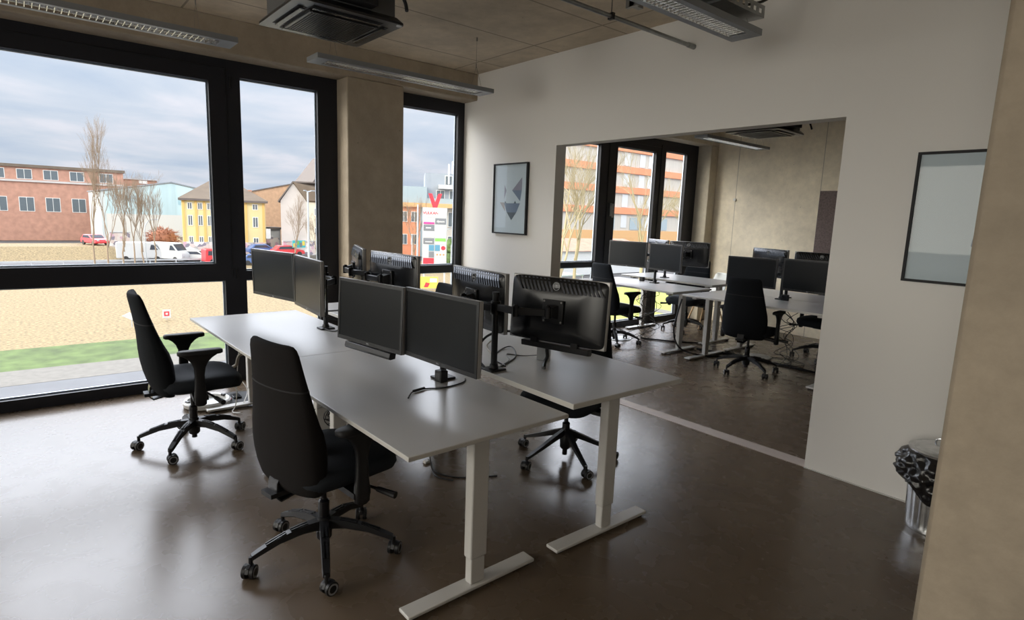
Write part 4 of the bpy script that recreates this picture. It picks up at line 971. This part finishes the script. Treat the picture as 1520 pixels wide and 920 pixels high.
for x, y, h_, sd, lb, sp in ((-76, 3.6, 10.5, 1, 'slim bare tree at the left, before the brick block', .35), (-75, 5.0, 9.5, 2, 'slim bare tree in front of the teal cladding edge', .35), (-77, 6.3, 8.8, 3, 'thin bare tree in front of the tinted band', .35),
                         (-78, 7.4, 9.4, 4, 'bare tree with a dark nest in front of the hall', .4), (-76, 8.2, 8.8, 5, 'bare tree left of the white van', .35), (-77, 2.4, 14.5, 6, 'tallest bare tree at the left picture edge', .3),
                         (-74, 24.2, 7.6, 8, 'forked bare tree in front of the gabled house', .55), (-72, 26.6, 7.0, 9, 'bare tree right of the tall street lamp', .5)):
    tree(x, y, h_ * 1.25, sd, lb, r0=.10, spread=sp)
tree(-62, 35.4, 11, 11, 'bare tree beside the white pole and tall sign', r0=.12, spread=.45)
for x, y, h_, sd, lb in ((-24, 25.0, 15, 21, 'mossy bare tree nearest in the first far-room pane'), (-27, 29.5, 15, 22, 'mossy bare tree in the first far-room pane, thinner'), (-30, 41.5, 16, 23, 'mossy bare tree seen through the far window door'),
                         (-26, 43.5, 15, 24, 'bare tree behind the door mullion of the far room'), (-22, 45.5, 15, 25, 'bare tree in the last far-room pane')):
    tree(x, y, h_, sd, lb, 'bark_moss', r0=.17, spread=.6, depth=6, group='mossy trees outside the far room')

# street lamps, poles
def lamp(x, y, h_, r, label, arms=((0, 1.1),), m='pole'):
    t = thing('street_lamp', (x, y, G), 0, label, 'street lamp', 'street lamps and poles')
    MB().cyl((0, 0, 0), (0, 0, h_), r, r * .7, 10).build('pole', O[m], t)
    for k, (y0, l) in enumerate(arms):
        MB().cyl((0, 0, h_ - .1), (0, l * .55, h_ + .05), r * .5, n=6).build('arm', O[m], t)
        MB().box(-.14, .14, min(l * .4, l), max(l * .4, l), h_, h_ + .12).build('lamp_head', O['zinc'], t, bevel=.03)
lamp(-68, 23.85, 9.75, .15, 'tall pale street lamp in front of the gabled house', ((0, 1.0), (0, -.5)))
t = thing('street_lamp', (-80, 7.9, G), 0, 'small curved street lamp in front of the teal hall', 'street lamp', 'street lamps and poles')
MB().tube([(0, 0, 0), (0, 0, 4), (0, .1, 4.8), (0, .5, 5.4), (0, 1.1, 5.6)], .06, 6, sub=4).build('pole', O['pole'], t); MB().box(-.1, .1, 1.0, 1.5, 5.52, 5.66).build('lamp_head', O['greyl'], t, bevel=.02)
lamp(-52, 30.1, 8.5, .12, 'tall white flag pole left of the sign tower', ())
lamp(-52, 29.4, 5.2, .07, 'short white pole left of the sign tower', ())
lamp(-60, 39.2, 5.6, .07, 'slim lamp right of the sign tower', ((0, .6),))
lamp(-45, 29.9, 4.5, .05, 'slim road pole in the lower pane of the narrow window', ())

# sign tower
t = thing('sign_tower', (-49.5, 30.75, G - .15), R(-32), 'tall white sign tower with rows of shop panels and a red V on top', 'sign')
W_ = 2.65
MB().box(-.25, 0, -W_ / 2, W_ / 2, 2.2, 8.35).build('board', O['greyl'], t, bevel=.02)
MB().box(-.2, -.05, -W_ / 2 + .1, -W_ / 2 + .3, .15, 2.3).box(-.2, -.05, W_ / 2 - .3, W_ / 2 - .1, .15, 2.3).build('foot', O['greyl'], t, smooth=False)
hd = MB().box(0, .03, -W_ / 2 + .12, W_ / 2 - .12, 7.35, 8.15).build('header_panel', O['white'], t, smooth=False)
text('VULKAN', .42, O['tred'], hd, (.035, -.45, 7.75), (R(90), 0, R(90)), bold=.012); text('KÖLN', .38, O['greyl'], hd, (.035, .80, 7.75), (R(90), 0, R(90)), bold=.004)
s = MB(); s.prism([(-.74, 9.85), (-.34, 9.85), (0, 8.95), (.34, 9.85), (.74, 9.85), (.24, 8.36), (-.24, 8.36)], -.35, -.02, 'x'); s.build('red_letter_v', O['tred'], t, smooth=False, label='big red letter V on top of the sign')
rows = [('white', 'magenta', 'tgrey', 'dyson'), ('tgrey', None, 'white', ''), ('white', None, 'white', ''), ('tgrey', None, 'mural_g', ''), ('white', 'tblue', 'tblue', ''), ('white', 'tgrey', 'white', ''), ('tred', None, 'white', '')]
for i, (a, a2, b, tx) in enumerate(rows):
    z1 = 7.22 - i * .72; z0 = z1 - .64
    pa = MB().box(0, .03, -W_ / 2 + .12, -.05, z0, z1).build('shop_panel', O[a], t, smooth=False)
    if a2: MB().box(.03, .04, -.62 if a2 != 'magenta' else -W_ / 2 + .12, -.05, z0, z1 if a2 != 'magenta' else z0 + .22).build('coloured_field', O[a2], pa, smooth=False)
    pb = MB().box(0, .03, .05, W_ / 2 - .12, z0, z1).build('shop_panel', O[b], t, smooth=False)
    if i == 0: text(tx, .36, O['white'], pb, (.035, .63, (z0 + z1) / 2), (R(90), 0, R(90)), bold=.008)
    if i == 1: MB().box(.03, .04, -.95, -.4, z0 + .25, z0 + .38).build('lettering_bar', O['white'], pa, smooth=False)
    if i == 3: MB().box(.03, .04, .05, W_ / 2 - .12, z0, z0 + .3).build('coloured_field', O['white'], pb, smooth=False); MB().box(.03, .04, -1.0, -.25, z0 + .2, z0 + .3).build('lettering_bar', O['white'], pa, smooth=False)
    if i == 4: MB().cyl((.03, .95, (z0 + z1) / 2), (.045, .95, (z0 + z1) / 2), .24, n=20).build('round_mark', O['tred'], pb, smooth=False); MB().box(.03, .035, .6, W_ / 2 - .12, z0, z1).build('coloured_field', O['white'], pb, smooth=False)
    if i == 5:
        for yy in (.2, .55, .9): MB().box(.03, .04, yy, yy + .2, z0 + .22, z0 + .42).build('orange_mark', O['orange'], pb, smooth=False)
t = thing('yellow_poster', (-44.5, 27.0, G), R(-30), 'yellow and red poster board on the dry ground by the narrow window', 'poster')
MB().box(-.05, 0, -.9, .9, .2, 1.35).build('board', O['mural_y'], t, smooth=False)
MB().prism([(-.5, .3), (-.1, .3), (.1, .7), (-.3, .8)], 0, .02, 'x').build('printed_shape', O['tred'], t, smooth=False); MB().box(0, .02, .1, .8, .8, 1.2).build('printed_shape', O['white'], t, smooth=False)
MB().box(-.1, -.05, -.8, -.7, 0, .3).box(-.1, -.05, .7, .8, 0, .3).build('foot', O['pole'], t, smooth=False)
t = thing('small_sign', (-38.3, 3.1, G), 0, 'small white sign with a red square on the dry ground outside', 'sign')
MB().box(-.03, 0, -.24, .24, .15, .70).build('board', O['white'], t, smooth=False); MB().box(0, .01, -.15, .15, .28, .58).build('red_square', O['tred'], t, smooth=False); MB().box(.01, .02, -.07, .07, .36, .50).build('inner_square', O['white'], t, smooth=False); MB().cyl((-.05, 0, 0), (-.05, 0, .6), .03, n=6).build('post', O['pole'], t)
t = thing('tilted_board', (-36.6, .95, G), R(0), 'white tilted board on the dry ground, half hidden by the window-side chair', 'sign')
MB().prism([(-.5, .75), (.35, .25), (.42, .60), (-.1, .95)], -.03, 0, 'x').build('board', O['white'], t, smooth=False); MB().cyl((-.06, 0, 0), (-.06, 0, .6), .03, n=6).build('post', O['pole'], t)
t = thing('utility_box', (-50.5, 34.2, G), R(-30), 'small pale yellow box beside the sign tower', 'utility box')
MB().box(-.3, .3, -.4, .4, 0, 1.9).build('housing', O['cream'], t, bevel=.03); MB().box(.3, .32, -.15, .15, .6, 1.3).build('door', O['greyl'], t, smooth=False)
t = thing('hedge', (-60, 42.0, G), R(-30), 'dark green hedge right of the sign tower', 'hedge')
q = random.Random(8); s = MB()
for k in range(60): s.sphere((q.uniform(-1, 1), q.uniform(-3.4, 3.4), q.uniform(.4, 3.8)), q.uniform(.5, .9), 6)
s.build('foliage', O['hedge'], t)
# modern apartment building
t = thing('apartment_building', (0, 0, 0), 0, 'modern grey building with set-back top floor behind the sign tower', 'building')
X = -85
MB().box(X - 12, X, 51.2, 61.4, G, 8.6).build('upper_block', O['zinc'], t, smooth=False)
MB().prism([(51.2, 6.2), (51.2, 5.6), (53.2, 5.6), (53.2, 8.6)], X - 11, X - .5, 'x').build('sloped_end', O['zinc'], t, smooth=False)
MB().box(X - 12, X + 1.5, 46.5, 51.5, G, 6.1).build('side_block', O['glassf'], t, smooth=False)
MB().box(X + 1.4, X + 2.2, 46, 61.4, 2.6, 3.3).build('timber_band', O['timber'], t, smooth=False)
MB().box(X - .1, X + 1.6, 46, 50.4, G, 2.6).build('brick_front', O['orange'], t, smooth=False)
MB().box(X - .1, X + .6, 50.4, 61.4, G, 2.6).build('ground_front', O['corr'], t, smooth=False)
MB().box(X + .1, X + 1.2, 53.5, 60, 5.9, 6.6).build('balcony', O['white'], t, smooth=False)
MB().box(X + 1.3, X + 1.4, 46.5, 61.4, 3.3, 4.2).build('balustrade', O['glassf'], t, smooth=False)
for yy in (53.9, 56.2, 58.6): bwin(t, X + .05, yy, 4.6, 1.5, 2.2)
for yy in (55.3, 58.2): bwin(t, X + .05, yy, 7.4, 1.3, 1.7)
for yy in (47.6, 49.4): bwin(t, X + 1.65, yy, .9, 1.2, 1.8); bwin(t, X + 1.65, yy, -3, 1.2, 1.8)
for yy in (56, 57.8, 59.6): bwin(t, X + .7, yy, .6, 1.5, 2.6); bwin(t, X + .7, yy, -3.6, 1.5, 2.6)
MB().cyl((X - 3, 56.2, 8.6), (X - 3, 56.2, 11), .18, n=8).build('roof_vent', O['white'], t); MB().cyl((X + .5, 55.3, 6.8), (X + .5, 55.3, 10.2), .16, n=8).build('flue', O['white'], t)
turn(t, -85, 52.0, -30)
# banded building beyond the far room
t = thing('banded_building', (0, 0, 0), 0, 'large grey facade with orange floor bands outside the far room', 'building')
X = -75
MB().box(X - 16, X, 69, 190, G, 20.5).build('wall', O['corr'], t, smooth=False)
for k, z_ in enumerate((15.6, 11.35, 7.25, 3.05)): MB().box(X - .2, X + .5, 68.8, 190, z_ - .15, z_ + 1.15).build('orange_band', O['orange'], t, smooth=False)
MB().box(X, X + .6, 68.8, 190, 19.5, 20.8).build('orange_band', O['orange'], t, smooth=False)
MB().box(X, X + .3, 69, 190, G, -.5).build('base_wall', O['timber'], t, smooth=False)
for yy in (70, 92, 97, 100, 118, 124):
    for z_ in (9.8, 14.0, 5.6, 1.4): MB().box(X, X + .12, yy, yy + 1.8, z_ - 1.3, z_ + 1.3).build('window', O['white'], t, smooth=False)
for yy in (86, 95, 104): MB().box(X, X + .14, yy, yy + 4, -.3, 2.2).build('window', O['glassf'], t, smooth=False)
t = thing('red_roofed_shed', (0, 0, 0), 0, 'low white shed with a red roof behind the mossy trees', 'building')
MB().box(-58, -50, 50, 68, G, -2.6).build('wall', O['white'], t, smooth=False)
MB().rings([[(-49.5, 49.6, -2.7), (-49.5, 68.4, -2.7), (-58.5, 68.4, -2.7), (-58.5, 49.6, -2.7)], [(-53.8, 50, -1.2), (-53.8, 68, -1.2), (-54.2, 68, -1.2), (-54.2, 50, -1.2)]]).build('roof', O['brick'], t, smooth=False)
gcp = 'glass-roofed shelters'
for k, (x, y, lb) in enumerate(((-42, 44, 'glass-roofed shelter beyond the lime lawn, further one'), (-34, 33, 'glass-roofed shelter beyond the lime lawn, nearer one'))):
    t = thing('bike_shelter', (x, y, G), 0, lb, 'shelter', gcp)
    MB().box(-2, 2, -3, 3, 2.4, 2.5).build('roof', O['glassf'], t, smooth=False)
    for px_ in (-1.9, 1.9):
        for py_ in (-2.9, 2.9): MB().cyl((px_, py_, 0), (px_, py_, 2.4), .05, n=6).build('post', O['pole'], t)

# vehicles
def vehicle(kind, x, y, rz, body, label, group='parked vehicles on the street', z=G):
    t = thing('van' if 'van' in kind else 'car', (x, y, z), rz, label, 'van' if 'van' in kind else 'car', group)
    if kind == 'van':
        L_, Hh, W2 = 5.6, 2.45, 1.95
        prof = [(-2.8, .35), (-2.8, 2.3), (-2.7, 2.45), (1.1, 2.45), (1.45, 2.38), (2.15, 1.45), (2.65, 1.2), (2.8, .95), (2.8, .35)]
        win = [(1.0, 1.5), (1.15, 2.15), (1.45, 2.15), (1.95, 1.5)]; ws = ((1.52, 2.28), (2.12, 1.5))
    elif kind == 'small_van':
        prof = [(-2.2, .3), (-2.2, 1.8), (-2.1, 1.95), (1.0, 1.95), (1.25, 1.88), (1.75, 1.15), (2.15, 1.0), (2.2, .3)]
        win = [(-1.9, 1.15), (-1.85, 1.7), (1.0, 1.7), (1.45, 1.15)]; ws = ((1.30, 1.80), (1.72, 1.2)); W2 = 1.8
    else:
        prof = [(-2.1, .3), (-2.15, .85), (-1.75, .98), (-1.35, 1.42), (.25, 1.45), (1.0, .98), (1.95, .82), (2.15, .6), (2.15, .3)]
        win = [(-1.45, .98), (-1.2, 1.32), (.2, 1.35), (.8, .98)]; ws = ((.32, 1.40), (.98, 1.0)); W2 = 1.75
    MB().prism(prof, -W2 / 2, W2 / 2, 'y').build('body', O[body], t, bevel=.08)
    for sg in (-1, 1):
        a, b = sorted((sg * (W2 / 2 - .02), sg * (W2 / 2 + .015)))
        MB().prism(win, a, b, 'y').build('side_window', O['car_glass'], t, smooth=False)
    (xa, za), (xb, zb) = ws
    MB().rings([[(xa, yy, za + .0), (xb, yy, zb), (xb + .04, yy, zb + .03), (xa + .04, yy, za + .03)] for yy in (-W2 / 2 + .12, W2 / 2 - .12)]).build('windscreen', O['car_glass'], t, smooth=False)
    mx_ = max(p[0] for p in prof)
    for sx in (-mx_ * .62, mx_ * .64):
        for sg in (-1, 1): MB().cyl((sx, sg * (W2 / 2 - .18), .33), (sx, sg * (W2 / 2 + .01), .33), .33, n=16).build('wheel', O['tyre'], t)
    for sg in (-1, 1): MB().box(mx_ - .06, mx_ + .02, sg * .55 - .14, sg * .55 + .14, .62, .78).build('headlamp', O['greyl'], t, smooth=False)
    return t
v = vehicle('van', -85, 11.1, R(42), 'white', 'large white van with yellow and blue lettering parked on the street')
MB().box(-2.3, -.9, -1.0, -.975, 1.5, 2.1).build('blue_decal', O['tblue'], v, smooth=False); MB().box(-2.1, -1.5, -1.01, -.99, 1.6, 1.95).build('yellow_decal', O['mural_y'], v, smooth=False)
vehicle('van', -86, 8.3, R(75), 'white', 'white van half hidden by trees behind the large white van')
vehicle('car', -83.5, 14.6, R(50), 'white', 'white car between the large white van and the red van')
vehicle('car', -90, 11.6, R(80), 'dark', 'dark car behind the large white van')
vehicle('small_van', -79.5, 16.4, R(95), 'red', 'bright red van beside the dark window mullion')
vehicle('car', -96, 4.0, R(20), 'red', 'red car up on the embankment at the left', z=G + 1.5)
vehicle('car', -76, 20.2, R(70), 'blue', 'blue car at the left edge of the second pane')
vehicle('car', -81.2, 22.3, R(88), 'blue', 'dark blue car above the far-left monitor', z=G + 1.0)
vehicle('car', -77.9, 24.6, R(88), 'red', 'red car right before the blue one above the monitors', z=G + 1.0)
slab('pavement', -82.5, -76.9, 19.8, 30, G + 1.0, O['paving'], th=1.0)

# ------------------------------------------------------------------ world and light
wd = bpy.data.worlds.new('sky'); bpy.context.scene.world = wd; wd.use_nodes = True
nt = wd.node_tree; N = nt.nodes; L = nt.links
for n_ in list(N): N.remove(n_)
o = N.new('ShaderNodeOutputWorld'); bg = N.new('ShaderNodeBackground'); L.new(bg.outputs[0], o.inputs[0])
tc = N.new('ShaderNodeTexCoord'); sp = N.new('ShaderNodeSeparateXYZ'); L.new(tc.outputs['Generated'], sp.inputs[0])
# clouds: project the direction on a flat layer so that they get finer towards the horizon
mx = N.new('ShaderNodeMath'); mx.operation = 'MAXIMUM'; L.new(sp.outputs[2], mx.inputs[0]); mx.inputs[1].default_value = .0
ad = N.new('ShaderNodeMath'); ad.operation = 'ADD'; L.new(mx.outputs[0], ad.inputs[0]); ad.inputs[1].default_value = .10
dx = N.new('ShaderNodeMath'); dx.operation = 'DIVIDE'; L.new(sp.outputs[0], dx.inputs[0]); L.new(ad.outputs[0], dx.inputs[1])
dy = N.new('ShaderNodeMath'); dy.operation = 'DIVIDE'; L.new(sp.outputs[1], dy.inputs[0]); L.new(ad.outputs[0], dy.inputs[1])
cb = N.new('ShaderNodeCombineXYZ'); L.new(dx.outputs[0], cb.inputs[0]); L.new(dy.outputs[0], cb.inputs[1])
nz = N.new('ShaderNodeTexNoise'); nz.inputs['Scale'].default_value = .9; nz.inputs['Detail'].default_value = 8; nz.inputs['Roughness'].default_value = .52; nz.inputs['Distortion'].default_value = .3
L.new(cb.outputs[0], nz.inputs['Vector'])
rp = N.new('ShaderNodeValToRGB'); e = rp.color_ramp.elements
e[0].position = .34; e[0].color = (.56, .645, .77, 1); e[1].position = .62; e[1].color = (.86, .85, .90, 1)
m_ = rp.color_ramp.elements.new(.5); m_.color = (.70, .75, .83, 1)
L.new(nz.outputs['Fac'], rp.inputs[0])
def mrange(src, a0, a1, b0, b1):
    m = N.new('ShaderNodeMapRange'); m.interpolation_type = 'SMOOTHSTEP'; L.new(src, m.inputs[0])
    for i_, v_ in enumerate((a0, a1, b0, b1)): m.inputs[i_ + 1].default_value = v_
    return m.outputs[0]
def mth(op, p_, q_):
    m = N.new('ShaderNodeMath'); m.operation = op
    for i_, v_ in enumerate((p_, q_)):
        if isinstance(v_, (int, float)): m.inputs[i_].default_value = v_
        else: L.new(v_, m.inputs[i_])
    return m.outputs[0]
BRIGHT, EAST, SOUTH = 12.5, 1.8, 7.6
up = mth('MULTIPLY', mrange(sp.outputs[2], .27, .38, 0, 1), mrange(sp.outputs[2], .55, .80, 1, .12))   # bright band added above the sky the windows show, to light the room
west = mrange(sp.outputs[0], .05, -.25, 0, 1)
glow = mth('MULTIPLY', mth('MULTIPLY', up, west), BRIGHT)
east = mth('MULTIPLY', mrange(sp.outputs[0], .0, .3, 0, 1), EAST)
south = mth('MULTIPLY', mth('MULTIPLY', mrange(sp.outputs[0], .15, .5, 1, .05), mth('MULTIPLY', mrange(sp.outputs[1], -.5, -.8, 0, 1), mrange(sp.outputs[2], -.50, -.30, 0, 1))), SOUTH)  # glow added behind the camera, down past the horizon, to fill the room
east = mth('ADD', east, south)
L.new(mth('ADD', mth('ADD', glow, east), mrange(sp.outputs[2], .02, .22, .88, 1.06)), bg.inputs[1])
wm = N.new('ShaderNodeMixRGB'); L.new(mth('MAXIMUM', mth('MULTIPLY', up, west), mrange(sp.outputs[1], -.5, -.8, 0, 1)), wm.inputs[0]); L.new(rp.outputs[0], wm.inputs[1]); wm2 = N.new('ShaderNodeMixRGB'); L.new(mrange(sp.outputs[1], -.5, -.8, 0, 1), wm2.inputs[0]); wm2.inputs[1].default_value = (.74, .745, .78, 1); wm2.inputs[2].default_value = (.82, .75, .64, 1)
L.new(wm2.outputs[0], wm.inputs[2]); L.new(wm.outputs[0], bg.inputs[0])
sun = bpy.data.lights.new('sun', 'SUN'); sun.energy = 1.2; sun.angle = R(4); sun.color = (1, .93, .80)
so = bpy.data.objects.new('sun', sun); C.objects.link(so); so.rotation_euler = Vector((-.75, .25, -.62)).to_track_quat('-Z', 'Y').to_euler()
def portal(x, y, z, sy, sz, ry):
    l = bpy.data.lights.new('window_daylight', 'AREA'); l.shape = 'RECTANGLE'; l.size = sz; l.size_y = sy; l.cycles.is_portal = True
    p = bpy.data.objects.new('window_daylight', l); C.objects.link(p); p.location = (x, y, z); p.rotation_euler = (0, ry, 0)
for y0, y1 in ((-4.5, -1.5), (-.88, -.02), (.15, 4.5), (-7.4, -5.2)): portal(XW - .08, (y0 + y1) / 2, 1.38, y1 - y0, 2.7, -PI / 2)
for a, b in ((1.0, 3.6), (4.2, 6.8)):  # portals of the two added windows
    l = bpy.data.lights.new('window_daylight', 'AREA'); l.shape = 'RECTANGLE'; l.size = b - a; l.size_y = 1.8; l.cycles.is_portal = True
    p = bpy.data.objects.new('window_daylight', l); C.objects.link(p); p.location = ((a + b) / 2, YS - .18, 1.75); p.rotation_euler = (PI / 2, 0, 0)
sc = bpy.context.scene
sc.view_settings.view_transform = 'Standard'; sc.view_settings.look = 'None'; sc.view_settings.gamma = 1; sc.view_settings.use_curve_mapping = False
sc.view_settings.exposure = 0.12
sc.cycles.max_bounces = 12; sc.cycles.diffuse_bounces = 8; sc.cycles.glossy_bounces = 6; sc.cycles.transparent_max_bounces = 16
sc.cycles.sample_clamp_indirect = 6; sc.cycles.caustics_reflective = False; sc.cycles.caustics_refractive = False
sc.cycles.use_denoising = True; sc.cycles.use_adaptive_sampling = False
sc.cycles.sample_clamp_direct = 0; sc.cycles.sample_clamp_indirect = 3
